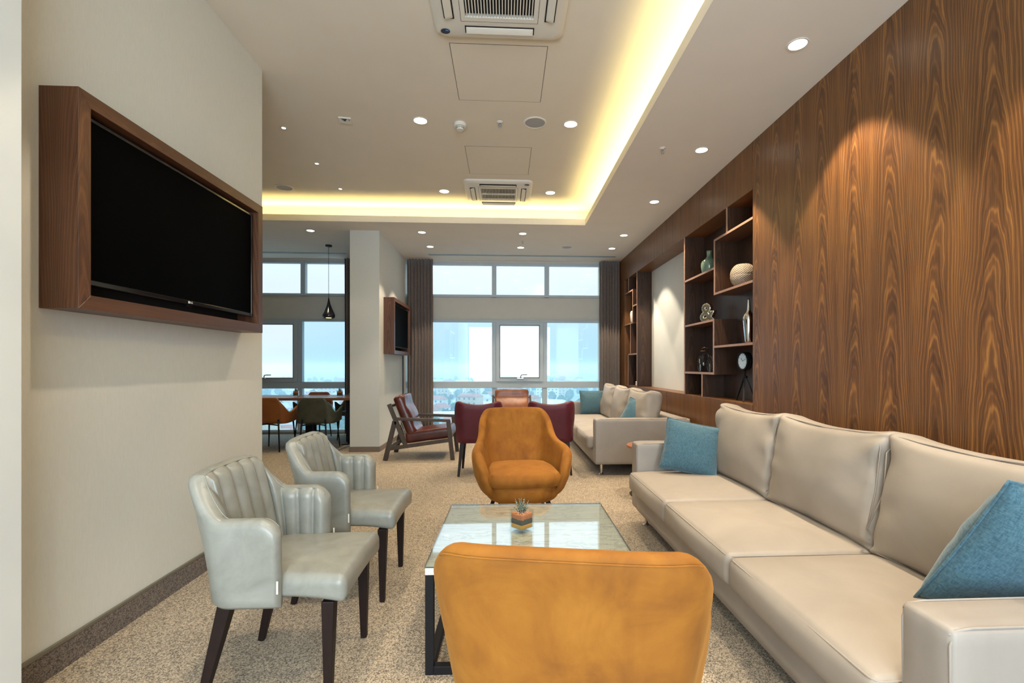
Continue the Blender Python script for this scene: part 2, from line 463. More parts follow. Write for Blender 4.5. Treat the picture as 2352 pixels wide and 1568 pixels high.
def glass(name, tint=(.97, .99, 1.0), gl=.07, rough=.0):
    m = bpy.data.materials.new(name); m.use_nodes = True; n, l = m.node_tree.nodes, m.node_tree.links; n.clear()
    o = n.new('ShaderNodeOutputMaterial'); t = n.new('ShaderNodeBsdfTransparent'); t.inputs[0].default_value = (*tint, 1)
    g_ = n.new('ShaderNodeBsdfGlossy'); g_.inputs['Roughness'].default_value = rough; g_.inputs[0].default_value = (.9, .95, 1, 1)
    x = n.new('ShaderNodeMixShader')
    f = n.new('ShaderNodeLayerWeight'); f.inputs[0].default_value = .5
    pw = n.new('ShaderNodeMath'); pw.operation = 'POWER'; pw.inputs[1].default_value = 5; l.new(f.outputs['Facing'], pw.inputs[0])
    mm = n.new('ShaderNodeMath'); mm.operation = 'MULTIPLY_ADD'; mm.inputs[1].default_value = .9; mm.inputs[2].default_value = gl
    l.new(pw.outputs[0], mm.inputs[0]); l.new(mm.outputs[0], x.inputs[0]); l.new(t.outputs[0], x.inputs[1]); l.new(g_.outputs[0], x.inputs[2]); l.new(x.outputs[0], o.inputs[0])
    return m
MT['glass'] = glass('window_glass')
MT['glass_low'] = glass('tinted_window_glass', (.80, .92, .98), .05)
MT['glass_cup'] = glass('clear_vase_glass', (.93, .96, .96), .06)
MT['glass_top'] = glass('table_top_glass', (.96, .985, .97), .17)
MT['glass_edge'] = plain('green_glass_edge', (.06, .13, .11), .1, var=0)
def marble():
    m, n, l, b = nodes('carrara_marble'); g = G(n, l); v = g.obj()
    d = g.noise(g.map(v, (1, 1.5, 1), (0, 0, .5)), 3, 5, .6, 1.0)
    w = g.noise(g.map(v, (1.3, 5.0, 1), (0, 0, -.30)), 3.2, 6, .62, 1.2)
    vein = g.m('ABSOLUTE', g.m('SUBTRACT', w, .5))
    c = g.ramp(vein, [(0, (.26, .25, .22)), (.010, (.58, .57, .52)), (.032, (.84, .82, .75))])
    c = g.mix(g.m('MULTIPLY', d, .4), c, (.72, .71, .66))
    l.new(c, b.inputs['Base Color']); b.inputs['Roughness'].default_value = .12
    return m
MT['marble'] = marble()
# material index support for MB
_add = MB.build
def use(s, i):
    if not hasattr(s, 'mi'): s.mi = []; s.cur = 0
    s.mi += [s.cur]*(len(s.f)-len(s.mi)); s.cur = i; return s
MB.use = use
def _build(s, *a, **k):
    o = _add(s, *a, **k)
    if hasattr(s, 'mi'):
        s.use(0)
        for p, i in zip(o.data.polygons, s.mi): p.material_index = i
    return o
MB.build = _build

# ------------------------------------------------------------------ room shell
XL, XR, YW, HL, HU = -1.83, 2.17, 9.1, 3.22, 3.48
struct(MB().box(-6.7, 2.7, -2.6, 9.3, -.12, 0).build('floor', MT['carpet']))
struct(MB().box(-6.7, 2.7, -2.6, 7.0, HU, HU+.15).build('ceiling', MT['paint']))
# lowered ceiling border with lip and recess for the hidden strips
lo = MB()
lo.box(1.12, 2.7, -2.6, 9.3, HL, HL+.03)
lo.box(-6.7, 1.12, 6.72, 9.3, HL, HL+.03)
lo.box(1.12, 1.14, -2.6, 6.74, HL+.03, HL+.085)
lo.box(-6.7, 1.14, 6.72, 6.74, HL+.03, HL+.085)
lo.box(1.42, 1.46, -2.6, 7.0, HL+.03, HU)
lo.box(-6.7, 1.46, 7.0, 7.04, HL+.03, HU+.1)
struct(lo.build('ceiling_lowered', MT['paint_low']))
struct(MB().box(-2.05, XL, -2.6, 3.75, 0, HU).build('wall_left', MT['wallpaper']))
struct(MB().box(XL, -1.6, -2.6, 1.69, 0, HU).build('wall_left_pier', MT['wall_white']))
struct(MB().box(-2.25, XL, 7.15, 9.3, 0, HL).build('wall_partition', MT['wallpaper']))
b = MB().box(-6.7, -1.6, -2.7, -2.6, 0, HU); b.box(2.0, 2.7, -2.7, -2.6, 0, HU); b.box(-1.6, 2.0, -2.7, -2.6, 0, .5); b.box(-1.6, 2.0, -2.7, -2.6, 3.0, HU)
struct(b.build('wall_back', MT['wallpaper']))
b = MB()
for x in (-1.6, -.4, .8, 1.94): b.box(x, x+.06, -2.68, -2.62, .5, 3.0)
b.box(-1.6, 2.0, -2.68, -2.62, .5, .56); b.box(-1.6, 2.0, -2.68, -2.62, 2.94, 3.0)
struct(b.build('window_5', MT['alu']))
struct(MB().box(-6.8, -6.7, -2.6, 9.3, 0, HU).build('wall_side', MT['wallpaper']))
# skirtings
b = MB().box(XL, XL+.012, 1.69, 3.762, 0, .11)
b.box(-2.062, XL+.012, 3.75, 3.762, 0, .11)
struct(b.build('baseboard_left', MT['carpet_skirt']))
b = MB().box(XL+.0005, XL+.014, 1.69, 3.764, .11, .122)
struct(b.build('trim_1', plain('bronze_edge_trim', (.23, .21, .17), .35, .5)))
b = MB().box(-2.262, XL+.012, 7.138, 7.15, 0, .075); b.box(XL, XL+.012, 7.15, 8.98, 0, .075)
struct(b.build('baseboard_partition', plain('taupe_skirting', (.20, .15, .115), .5)))
# window wall: head, spandrel and the strip hidden behind the curtains
b = MB()
b.box(-6.7, 2.7, 9.16, 9.3, 2.11, 2.54); b.box(-6.7, 2.7, 9.10, 9.3, 3.19, HL)
b.box(-6.7, 2.7, 9.14, 9.3, -.1, .035)
b.box(1.80, 2.7, 9.14, 9.3, 0, HL)
struct(b.build('wall_far', MT['spandrel']))

def window(n, frame_boxes, panes, gmat, extra=None):
    f = MB()
    for q in frame_boxes: f.box(*q)
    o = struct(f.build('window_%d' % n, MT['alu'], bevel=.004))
    for p in panes:
        MB().box(*p).build('glass_pane', gmat, o)
    return o
Y0, Y1 = 9.10, 9.20
def upper(n, x0, x1, mull):
    fr = [(x0, x1, Y0, Y1, 2.54, 2.585), (x0, x1, Y0, Y1, 3.14, 3.19)]
    xs = [x0] + mull + [x1]
    for m_ in mull: fr.append((m_-.042, m_+.042, Y0-.01, Y1, 2.54, 3.19))
    pn = [(a+.02, c-.02, 9.175, 9.185, 2.56, 3.17) for a, c in zip(xs, xs[1:])]
    return window(n, fr, pn, MT['glass'])
upper(1, -1.83, 1.80, [-.205, .79])
upper(2, -6.7, -2.25, [-5.2, -3.71])
def lower(n, x0, x1, mull, sash):
    fr = [(x0, x1, Y0, Y1, 2.07, 2.11), (x0, x1, Y0-.01, Y1, .835, .955), (x0, x1, Y0, Y1, .035, .075)]
    for m_ in mull:
        fr.append((m_-.045, m_+.045, Y0, Y1, .075, .835)); fr.append((m_-.045, m_+.045, Y0, Y1, .955, 2.07))
    xs = [x0] + mull + [x1]
    pn = []; pl = []
    for a, c in zip(xs, xs[1:]):
        if not (a == sash[0]): pn.append((a+.02, c-.02, 9.165, 9.175, .94, 2.08))
        pl.append((a+.02, c-.02, 9.165, 9.175, .06, .85))
    o = window(n, fr, pn + pl, MT['glass_low'])
    a, c = sash
    s_ = MB(); a0, c0 = a+.03, c-.03
    z0, z1 = .955, 2.07
    for q in ((a0, a0+.075, z0, z1), (c0-.075, c0, z0, z1), (a0+.075, c0-.075, z0, z0+.075), (a0+.075, c0-.075, z1-.06, z1)):
        s_.box(q[0], q[1], Y0-.03, Y0+.05, q[2], q[3])
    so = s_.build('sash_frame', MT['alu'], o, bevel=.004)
    g_ = MB()
    for q in ((a0+.069, a0+.081, z0+.07, z1-.055), (c0-.081, c0-.069, z0+.07, z1-.055), (a0+.075, c0-.075, z0+.069, z0+.081), (a0+.075, c0-.075, z1-.066, z1-.054)):
        g_.box(q[0], q[1], Y0-.034, Y0, q[2], q[3])
    g_.build('gasket', plain('dark_gasket', (.10, .12, .14), .6), so)
    MB().box(a0+.07, c0-.07, 9.12, 9.13, z0+.07, z1-.05).build('glass_pane', MT['glass'], so)
    mx_ = (a0+c0)/2 + .02
    h = MB(); h.box(mx_-.07, mx_+.05, Y0-.045, Y0-.03, z0+.055, z0+.075)
    h.cyl((mx_, Y0-.037, z0+.065), (mx_, Y0-.085, z0+.065), .012)
    h.tube([(mx_, Y0-.085, z0+.065), (mx_, Y0-.09, z0+.10), (mx_+.01, Y0-.09, z0+.125), (mx_+.04, Y0-.09, z0+.13), (mx_+.125, Y0-.09, z0+.13)], .010, 8)
    h.build('handle', MT['steel'], so, smooth=True, angle=40)
    return o
lower(3, -1.83, 1.80, [-.20, .75], (-.20, .75))
lower(4, -6.7, -2.25, [-5.0, -3.77], (-5.0, -3.77))

# wood clad wall with the long niche
NY0, NY1, NZ0, NZ1 = 4.13, 8.67, .91, 2.80
wr = struct(MB().box(2.44, 2.7, -2.6, 9.14, 0, HL).build('wall_right', MT['dark_void']))
def panel(y0, y1, z0, z1, m='wood_wall', x0=XR, x1=2.44):
    return MB().box(x0, x1, y0+.0015, y1-.0015, z0, z1).build('veneer_panel', MT[m], wr, bevel=.0015, seg=1)
for a, c in ((-2.6, -.9), (-.9, .38), (.38, 1.65), (1.65, 2.918), (2.918, NY0)): panel(a, c, 0, HL)
panel(NY0, 6.4, NZ1, HL, 'wood_fine'); panel(6.4, 9.1, NZ1, HL, 'wood_fine')
panel(NY0, 6.4, 0, NZ0, 'wood_fine'); panel(6.4, 9.1, 0, NZ0, 'wood_fine')
panel(NY1, 9.1, NZ0, NZ1, 'wood_fine')
bp = MB().box(2.415, 2.44, 5.76, 7.86, NZ0, NZ1).build('back_panel', MT['wall_white'], wr)

T = .022
def unit(label, y0, y1, boards, gl):
    t = thing('shelf_unit', label, 'shelf unit', (2.30, (y0+y1)/2, NZ0), 0, gl)
    yc = (y0+y1)/2
    def B(name, ya, yb, za, zb, mat):
        m = MB(); m.box(XR+.004-2.30, 2.412-2.30, ya-yc, yb-yc, za-NZ0, zb-NZ0)
        m.use(1); m.box(XR-.001-2.30, XR+.004-2.30, ya-yc, yb-yc, za-NZ0, zb-NZ0); m.use(0)
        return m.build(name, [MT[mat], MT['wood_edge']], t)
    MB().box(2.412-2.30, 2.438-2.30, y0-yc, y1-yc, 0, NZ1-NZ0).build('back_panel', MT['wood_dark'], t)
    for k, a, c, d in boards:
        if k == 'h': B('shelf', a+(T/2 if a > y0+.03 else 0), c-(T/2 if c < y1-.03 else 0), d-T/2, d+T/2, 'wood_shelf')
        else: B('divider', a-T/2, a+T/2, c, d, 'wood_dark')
    return t
unit('larger walnut shelf unit of staggered open boxes holding vases and clock', NY0, 5.76, [
    ('v', 5.745, NZ0, NZ1), ('h', 4.91, 5.745, 2.265), ('v', 4.91, 1.984, 2.561), ('h', NY0, 4.91, 1.995), ('h', NY0, 4.91, 2.55),
    ('v', 4.63, 2.561, NZ1), ('h', 4.93, 5.745, 1.727), ('v', 4.93, 1.159, 1.738), ('h', 4.93, 5.745, 1.17), ('h', NY0, 4.93, 1.447),
    ('v', 5.226, NZ0, 1.159)], 'open shelving set in the wood wall niche')
unit('narrow far walnut shelf unit beside the brown curtain', 7.85, NY1, [
    ('v', 7.861, NZ0, NZ1), ('v', 8.41, 2.556, NZ1), ('h', 8.13, NY1, 2.545), ('v', 8.13, 1.996, 2.556), ('h', 7.861, 8.13, 2.267),
    ('h', 8.10, NY1, 1.985), ('v', 8.27, 1.461, 1.974), ('h', 7.861, 8.42, 1.45), ('v', 8.43, NZ0, 1.439)], 'open shelving set in the wood wall niche')

# ------------------------------------------------------------------ outside: hazy town far below
struct(MB().box(-1500, 1500, 40, 2600, -32, -30).build('ground_outside', plain('distant_ground', (.30, .38, .36), .9, var=.35, vs=.02)))
# ------------------------------------------------------------------ sofas
def rotx(a): return Matrix.Rotation(a, 4, 'X')
def rotz(a): return Matrix.Rotation(a, 4, 'Z')
def tr(x, y, z): return Matrix.Translation((x, y, z))
def make_sofa(label, loc, rz, seed=0):
    t = thing('sofa', label, 'sofa', loc, rz, 'three-seat sofas along the wood wall')
    MB().soft(2.54, 1.06, .17, .012, (0, .03, .215), (12, 6, 3)).build('base', MT['sofa_side'], t, smooth=True)
    b = MB()
    def fb(p, u, v, w): return p
    b.soft(2.78, .15, .515, .022, (0, -.465, .3875), (12, 4, 8)).build('back_frame', MT['sofa_side'], t, smooth=True)
    for s in (-1, 1):
        b = MB().soft(.15, 1.10, .515, .018, (s*1.325, .01, .3875), (5, 12, 8))
        # welt seams of the arm
        for q in (-.066, .066):
            b.tube([(s*1.325+q, .553, .15), (s*1.325+q, .557, .605), (s*1.325+q, .545, .639), (s*1.325+q, .50, .644), (s*1.325+q, -.50, .644)], .0035, 6)
        b.tube([(s*1.325-.066, .555, .630), (s*1.325+.066, .555, .630)], .003, 6)
        b.build('arm', MT['sofa_side'], t, smooth=True)
        for y in (.47, -.42):
            l_ = MB(); x = s*1.30
            l_.cyl((x, y, .13), (x, y, .028), .016, .012, 14); l_.lathe([(.0, 0), (.030, 0), (.030, .006), (.018, .014), (.012, .030)], (x, y, 0), 18)
            l_.cyl((x-s*.03, y-.03, .126), (x, y, .04), .010, .006, 10)
            l_.build('leg', MT['chrome'], t, smooth=True, angle=40)
    W3 = 2.5/3
    for k in range(3):
        cx = -1.25 + W3*(k+.5)
        def fs(p, u, v, w, k=k):
            p = p.copy()
            e = (1-abs(u)**3)*(1-abs(v)**4)
            if w > 0: p.z += .022*e*w + .004*noise.noise(Vector((p.x*3+k*5+seed, p.y*3, 0)))
            if v > .6: p.y += .018*(1-u*u)*(1-w*w)
            return p
        m = MB().soft(W3-.006, .92, .145, .032, (cx, .165, .362), (14, 16, 6), fs)
        hx, hy = (W3-.006)/2-.010, .45
        pts = []
        yc = .165
        for (a, c) in ((-1, -1), (-1, 1), (1, 1), (1, -1)): pts.append((cx+a*hx, yc+c*hy, .4225))
        path = []
        for i in range(4):
            p, q = Vector(pts[i]), Vector(pts[(i+1) % 4]); prev = Vector(pts[i-1])
            d1 = (prev-p).normalized(); d2 = (q-p).normalized(); r_ = .03
            for a in range(5):
                f_ = a/4; path.append(p + d1*r_*(1-f_)**2 + d2*r_*f_**2)
            for a in range(1, 8):
                path.append(p.lerp(q, a/8))
        m.tube(path, .0042, 6, True)
        m.build('seat_cushion', MT['sofa'], t, smooth=True)
        hh = .53
        def fc(p, u, v, w, k=k):
            p = p.copy()
            e = max(0, 1-abs(u)**2.4)*max(0, 1-abs(w)**2.4)
            p.y += math.copysign(.055*e, v)*abs(v)
            # corners pulled out, edges drawn in between them
            p.x *= 1 + .030*abs(w)**3 - .018*(1-abs(w))
            p.z += .020*math.copysign(abs(u)**4, w)*abs(w) - (.020*(1-u*u)*max(0, w))
            edge = abs(u)**3
            wr = noise.noise(Vector((u*2.5+k*9+seed, w*9+seed, k*3.1)))
            p.y += (.045*wr + .02*noise.noise(Vector((u*5+k, w*17, k))))*edge*math.copysign(1, v)*(1-abs(w)**6) 
            p.y += .010*noise.noise(Vector((u*2+seed*3, w*2+k*7, 1.5)))
            p.y += .012*math.sin(w*13+u*3)*abs(u)**6*max(0, -w+.3)
            return p
        M = tr(cx, -.135, .425+hh/2-.005) @ rotx(R(11))
        m = MB().soft(W3+.012, .19, hh, .055, (0, 0, 0), (20, 6, 16), fc, M)
        m.build('back_cushion', MT['sofa'], t, smooth=True, sub=1)
        # welt running round the front face of the back cushion
        pts = []
        for a in range(48):
            th = 2*PI*a/48; cu, sw = math.cos(th), math.sin(th)
            u = math.copysign(abs(cu)**.22, cu); w = math.copysign(abs(sw)**.22, sw)
            p = Vector((u*(W3/2-.010), .078, w*(hh/2-.014)))
            pts.append(M @ fc(p, u, .8, w))
        MB().tube(pts, .0034, 6, True).build('welt', MT['sofa'], t, smooth=True)
    return t
make_sofa('long taupe sofa in the foreground against the walnut wall', (1.58, 2.45, 0), R(90), 0)
make_sofa('farther taupe sofa near the window, below the shelf niche', (1.58, 6.82, 0), R(90), 4)

def pillow(label, loc, rot, w=.44, h=.44, t=.15, seed=0):
    """thickness along local y, base edge at local z = 0"""
    mb = MB(); n = 26; idx = {}
    def pos(i, j, s):
        u, v = -1+2*i/n, -1+2*j/n
        e = ((1-abs(u)**2.6)*(1-abs(v)**2.6))
        x = w/2*u*(1-.045*(1-v*v)*abs(u)); z = h/2*v*(1-.045*(1-u*u)*abs(v)) + h/2
        wr = noise.noise(Vector((u*4+seed, v*4, s*2+seed)))
        rim = (abs(u)**4+abs(v)**4)*(1-max(abs(u), abs(v))**8)
        y = s*(t/2*e**.62 + .018*wr*rim + .007*noise.noise(Vector((u*1.5, v*1.5, seed)))*e)
        return (x, y, z)
    for s in (-1, 1):
        for i in range(n+1):
            for j in range(n+1):
                if i in (0, n) or j in (0, n): key = (i, j, 0)
                else: key = (i, j, s)
                if key not in idx: idx[key] = len(mb.v); mb.v.append(pos(i, j, s))
        def k(i, j): return idx[(i, j, 0) if (i in (0, n) or j in (0, n)) else (i, j, s)]
        for i in range(n):
            for j in range(n): mb.f.append((k(i,j), k(i+1,j), k(i+1,j+1), k(i,j+1)))
    o = mb.build('throw_cushion', MT['teal'], smooth=True, loc=loc, rot=rot)
    rim = [pos(i, 0, 1) for i in range(n)] + [pos(n, j, 1) for j in range(n)] + [pos(n-i, n, 1) for i in range(n)] + [pos(0, n-j, 1) for j in range(n)]
    MB().tube([Vector(p) for p in rim], .0045, 6, True).build('piping', MT['teal'], o, smooth=True)
    return tag(o, label, 'cushion', 'teal throw cushions on the sofas')
pillow('teal square cushion leaning in the far corner of the foreground sofa', (1.345, 3.50, .455), (R(-20), R(11), R(-14)), .41, .39, .15, 1)
pillow('large teal cushion cut by the right frame edge on the foreground sofa', (1.515, 1.46, .485), (R(-28), R(-9), R(180)), .45, .48, .20, 2)
pillow('teal cushion upright at the window end of the farther sofa', (1.445, 7.93, .447), (R(-14), 0, R(2)), .40, .40, .14, 3)
pillow('teal cushion tilted behind the near arm of the farther sofa', (1.50, 5.80, .44), (R(-20), R(22), R(-42)), .40, .40, .14, 4)

# ------------------------------------------------------------------ ochre tub chairs
A_ = [(.26,.17),(.30,.235),(.36,.285),(.45,.325),(.55,.345),(.65,.348),(.71,.302),(.76,.275),(.82,.252),(.92,.228)]
B_ = [(.26,.16),(.30,.215),(.36,.26),(.45,.295),(.62,.345),(.78,.385),(.92,.43)]
C_ = [(.26,.17),(.30,.25),(.36,.29),(.45,.31),(.62,.27)]
AB_ = [(.26,.15),(.30,.205),(.36,.235),(.45,.250),(.60,.270),(.72,.290),(.82,.300),(.92,.296)]
def tub_P(s, z):
    a, b, c = lerp(A_, z), lerp(B_, z), lerp(C_, z)
    f = abs(s); w = sm(52, 118, f); a = a*w + lerp(AB_, z)*(1-w)
    if f <= 90:
        q = R(f); x = a*math.sin(q)**.36; y = -b*math.cos(q)**.55
    else:
        q = R(f-90); x = a*(1-.30*math.sin(q)**2.4); y = c*math.sin(q)
    return (math.copysign(x, s), y)
def tub_top(s):
    f = abs(s)
    h = .905 - .012*(f/40)**2 if f < 40 else None
    top = .905 - .012*min(1, (f/40))**2 
    z = top + (.672-top)*sm(22, 88, f)**1.25
    if f > 84: z = .672 - .035*sm(84, 118, f)
    if f > 112: z -= .14*((f-112)/34)**2.2
    return z
def tub_bot(s):
    return .285 + .02*sm(100, 140, abs(s))
def tub_t(s): return .058 + .016*sm(60, 100, abs(s))
def make_tub(label, loc, rz):
    t = thing('tub_armchair', label, 'armchair', loc, rz, 'ochre suede tub armchairs')
    ss = [-146 + 292*i/72 for i in range(73)]
    sh = wrap_shell(tub_P, ss, tub_top, tub_bot, tub_t, 14, None, 4).build('shell', MT['suede'], t, smooth=True, sub=1)
    # stitched seam running just outside the rim
    pts = []
    for s in [q for q in ss if abs(q) < 34]:
        z = tub_top(s)-.020; e = .3
        p0, p1 = Vector(tub_P(s-e, z)), Vector(tub_P(s+e, z)); d = p1-p0; n = Vector((d.y, -d.x)).normalized()
        c = Vector(tub_P(s, z)) + n*(tub_t(s)/2*.93); pts.append((c.x, c.y, z))
    MB().tube(pts, .0022, 5).build('seam', MT['suede'], sh, smooth=True)
    # bowl under the seat
    m = MB(); rows = []
    prof = [(.30, .262), (.62, .262), (.86, .275), (.97, .30), (1.0, .335), (1.0, .38), (.97, .41), (.6, .415), (.2, .415)]
    N = 40
    for r_, z in prof:
        row = []
        for i in range(N):
            th = 2*PI*i/N
            x = .275*r_*math.copysign(abs(math.cos(th))**.75, math.cos(th)); y = (.285 if math.sin(th) > 0 else .27)*r_*math.copysign(abs(math.sin(th))**.75, math.sin(th)) + .03
            row.append(len(m.v)); m.v.append((x, y, z))
        rows.append(row)
    for a, b in zip(rows, rows[1:]):
        for i in range(N): m.f.append((a[i], a[(i+1) % N], b[(i+1) % N], b[i]))
    m.f.append(tuple(rows[0][::-1])); m.f.append(tuple(rows[-1]))
    m.build('seat_bowl', MT['suede'], t, smooth=True, sub=1)
    def fs(p, u, v, w):
        p = p.copy(); p.z += .022*(1-u*u)*(1-v*v)*max(0, w)
        p.x *= 1 - .16*max(0, -v)**1.5
        if v > 0: p.y -= .045*abs(u)**3*v
        if v < 0: p.y += .05*abs(u)**3*-v
        p.z += .008*math.sin(u*2.2)*v*0 - .010*(1-abs(u))*max(0, v)
        return p
    cu = MB().soft(.52, .54, .105, .046, (0, .055, .447), (18, 18, 6), fs, None)
    cu.build('seat_cushion', MT['suede'], t, smooth=True, sub=1)
    for sx in (-1, 1):
        for y0, y1 in ((.20, .27), (-.14, -.26)):
            MB().cyl((sx*.17, y0, .275), (sx*.245, y1, 0), .018, .011, 12).build('leg', MT['metal_black'], t, smooth=True, angle=40)
    return t
t0 = make_tub('ochre suede tub armchair facing the camera behind the marble table', (.118, 3.66, 0), R(186))
dup(t0, (.190, 1.330, 0), R(-10), 'ochre suede tub armchair seen from behind in the foreground')

# ------------------------------------------------------------------ silver grey channelled chairs
def grey_path(s):
    """s: -1..1, arms run back, corners, then the back"""
    hw, yb, yf, rc = .245, -.165, .075, .07
    La = yf-(yb+rc); Lc = rc*PI/2; Lb = hw-rc; tot = La+Lc+Lb
    d = abs(s)*tot
    if d < Lb: x, y, k = d, yb, 0
    elif d < Lb+Lc:
        a = (d-Lb)/rc; x, y = hw-rc+rc*math.sin(a), yb+rc-rc*math.cos(a); k = 0
    else: x, y = hw+.0*(d-Lb-Lc), yb+rc+(d-Lb-Lc)
    return math.copysign(x, s), y, d, Lb, Lc, tot
def grey_P(s, z):
    x, y, d, Lb, Lc, tot = grey_path(max(-1, min(1, s)))
    if abs(s) > 1: y += (abs(s)-1)*tot
    wgt = 1 - sm(Lb, Lb+Lc+.10, d)
    h = (z-.38)
    y -= wgt*(.03*h/.3 + .22*h*h*1.0) + (1-wgt)*.0
    y += (1-wgt)*.05*max(0, h)*0
    x *= 1 + .10*h
    return (x, y)
def grey_top(s):
    x, y, d, Lb, Lc, tot = grey_path(s)
    z = .862 - .012*(d/Lb)**4 if d < Lb else .85
    z = z + (.700-z)*sm(Lb+Lc*.05, Lb+Lc*1.02, d)
    r_ = tot-d
    if r_ < .07: z -= .055*(1-r_/.07)**2
    return z
def grey_bot(s): return .375
def chan(s, z, zt, zb):
    x, y, d, Lb, Lc, tot = grey_path(max(-1, min(1, s)))
    k = abs(math.sin(PI*(d/.084 + .5))) if d < .21 else abs(math.sin(PI*(d-.21)/.060))
    f = .024*k**.5
    return f*min(1, (zt-z)/.03+.15)
def make_grey(label, loc, rz):
    t = thing('channel_back_chair', label, 'chair', loc, rz, 'silver grey chairs along the left wall')
    ss = [-1 + 2*i/180 for i in range(181)]
    wrap_shell(grey_P, ss, grey_top, grey_bot, .058, 12, chan, 4).build('back_and_arms', MT['grey_leather'], t, smooth=True)
    # welt along the rim, outside edge
    pts = []
    for s in ss[3:-3]:
        z = grey_top(s)-.010; e = .004
        p0, p1 = Vector(grey_P(s-e, z)), Vector(grey_P(s+e, z)); d = p1-p0; n = Vector((d.y, -d.x)).normalized()
        c = Vector(grey_P(s, z)) - n*.027; pts.append((c.x, c.y, z+.002))
    MB().tube(pts, .0022, 5).build('seam', MT['grey_leather'], t, smooth=True)
    def fs(p, u, v, w):
        p = p.copy(); p.z += .018*(1-u*u)*(1-abs(v)**3)*max(0, w)
        if w < 0: p.z += (.020*(1-u*u)*max(0, v) + .022*(1-v*v))*(-w)
        p.x *= 1 + .075*sm(-.2, 1, v)
        return p
    MB().soft(.47, .44, .110, .032, (0, .085, .430), (14, 14, 6), fs).build('seat', MT['grey_leather'], t, smooth=True, sub=1)
    for sx in (-1, 1):
        MB().bar((sx*.215, .235, .385), (sx*.225, .235, 0), .046, .046, (0,1,0), .026, .026).build('leg', MT['leg_dark'], t, bevel=.003)
        MB().bar((sx*.205, -.135, .385), (sx*.225, -.225, 0), .046, .050, (0,1,0), .026, .026).build('leg', MT['leg_dark'], t, bevel=.003)
    MB().box(-.286, -.283, .075, .081, .44, .485).build('care_tag', MT['white_ceramic'], t)
    MB().box(.283, .286, .075, .081, .44, .485).build('care_tag', MT['white_ceramic'], t)
    return t
g0 = make_grey('silver grey leather chair with channelled back, nearest the camera on the left', (-.885, 2.045, 0), R(-90))
dup(g0, (-.885, 2.83, 0), R(-90), 'second silver grey channelled chair, farther along the left wall')

# ------------------------------------------------------------------ burgundy chairs seen from behind
def burg_P(s, z):
    hw, yb, rc = .235, -.20, .09
    Lb, Lc, La = hw-rc, rc*PI/2, .26; tot = Lb+Lc+La; d = abs(s)*tot
    if d < Lb: x, y = d, yb
    elif d < Lb+Lc: a = (d-Lb)/rc; x, y = hw-rc+rc*math.sin(a), yb+rc-rc*math.cos(a)
    else: x, y = hw, yb+rc+(d-Lb-Lc)
    w_ = 1-sm(Lb, Lb+Lc+.1, d); h = z-.38
    y -= w_*.16*h; x *= 1 + .05*h + .09*(1-w_)*sm(.5, .66, z) 
    return (math.copysign(x, s), y)
def burg_top(s):
    Lb, Lc, La = .145, .1414, .26; tot = Lb+Lc+La; d = abs(s)*tot
    z = .815 + .035*min(1, d/(Lb+.05))**2
    z = z + (.66-z)*sm(Lb+Lc*.65, Lb+Lc+.03, d)
    if tot-d < .05: z -= .03*(1-(tot-d)/.05)**2
    return z
def make_burg(label, loc, rz):
    t = thing('burgundy_armchair', label, 'chair', loc, rz, 'burgundy chairs turned to the window')
    ss = [-1 + 2*i/80 for i in range(81)]
    wrap_shell(burg_P, ss, burg_top, lambda s: .37, .055, 10, None, 3).build('back_and_arms', MT['burgundy'], t, smooth=True)
    MB().soft(.44, .46, .10, .03, (0, .05, .425), (8, 8, 4)).build('seat', MT['burgundy'], t, smooth=True)
    for sx in (-1, 1):
        MB().bar((sx*.19, .21, .38), (sx*.215, .22, 0), .045, .045, (0,1,0), .024, .024).build('leg', MT['leg_dark'], t, bevel=.003)
        MB().bar((sx*.19, -.15, .38), (sx*.225, -.235, 0), .045, .05, (0,1,0), .024, .024).build('leg', MT['leg_dark'], t, bevel=.003)
    return t
b0 = make_burg('burgundy armchair seen from behind, left of the facing ochre armchair', (-.30, 5.72, 0), 0)
dup(b0, (.53, 5.72, 0), 0, 'burgundy armchair seen from behind, right of the facing ochre armchair')

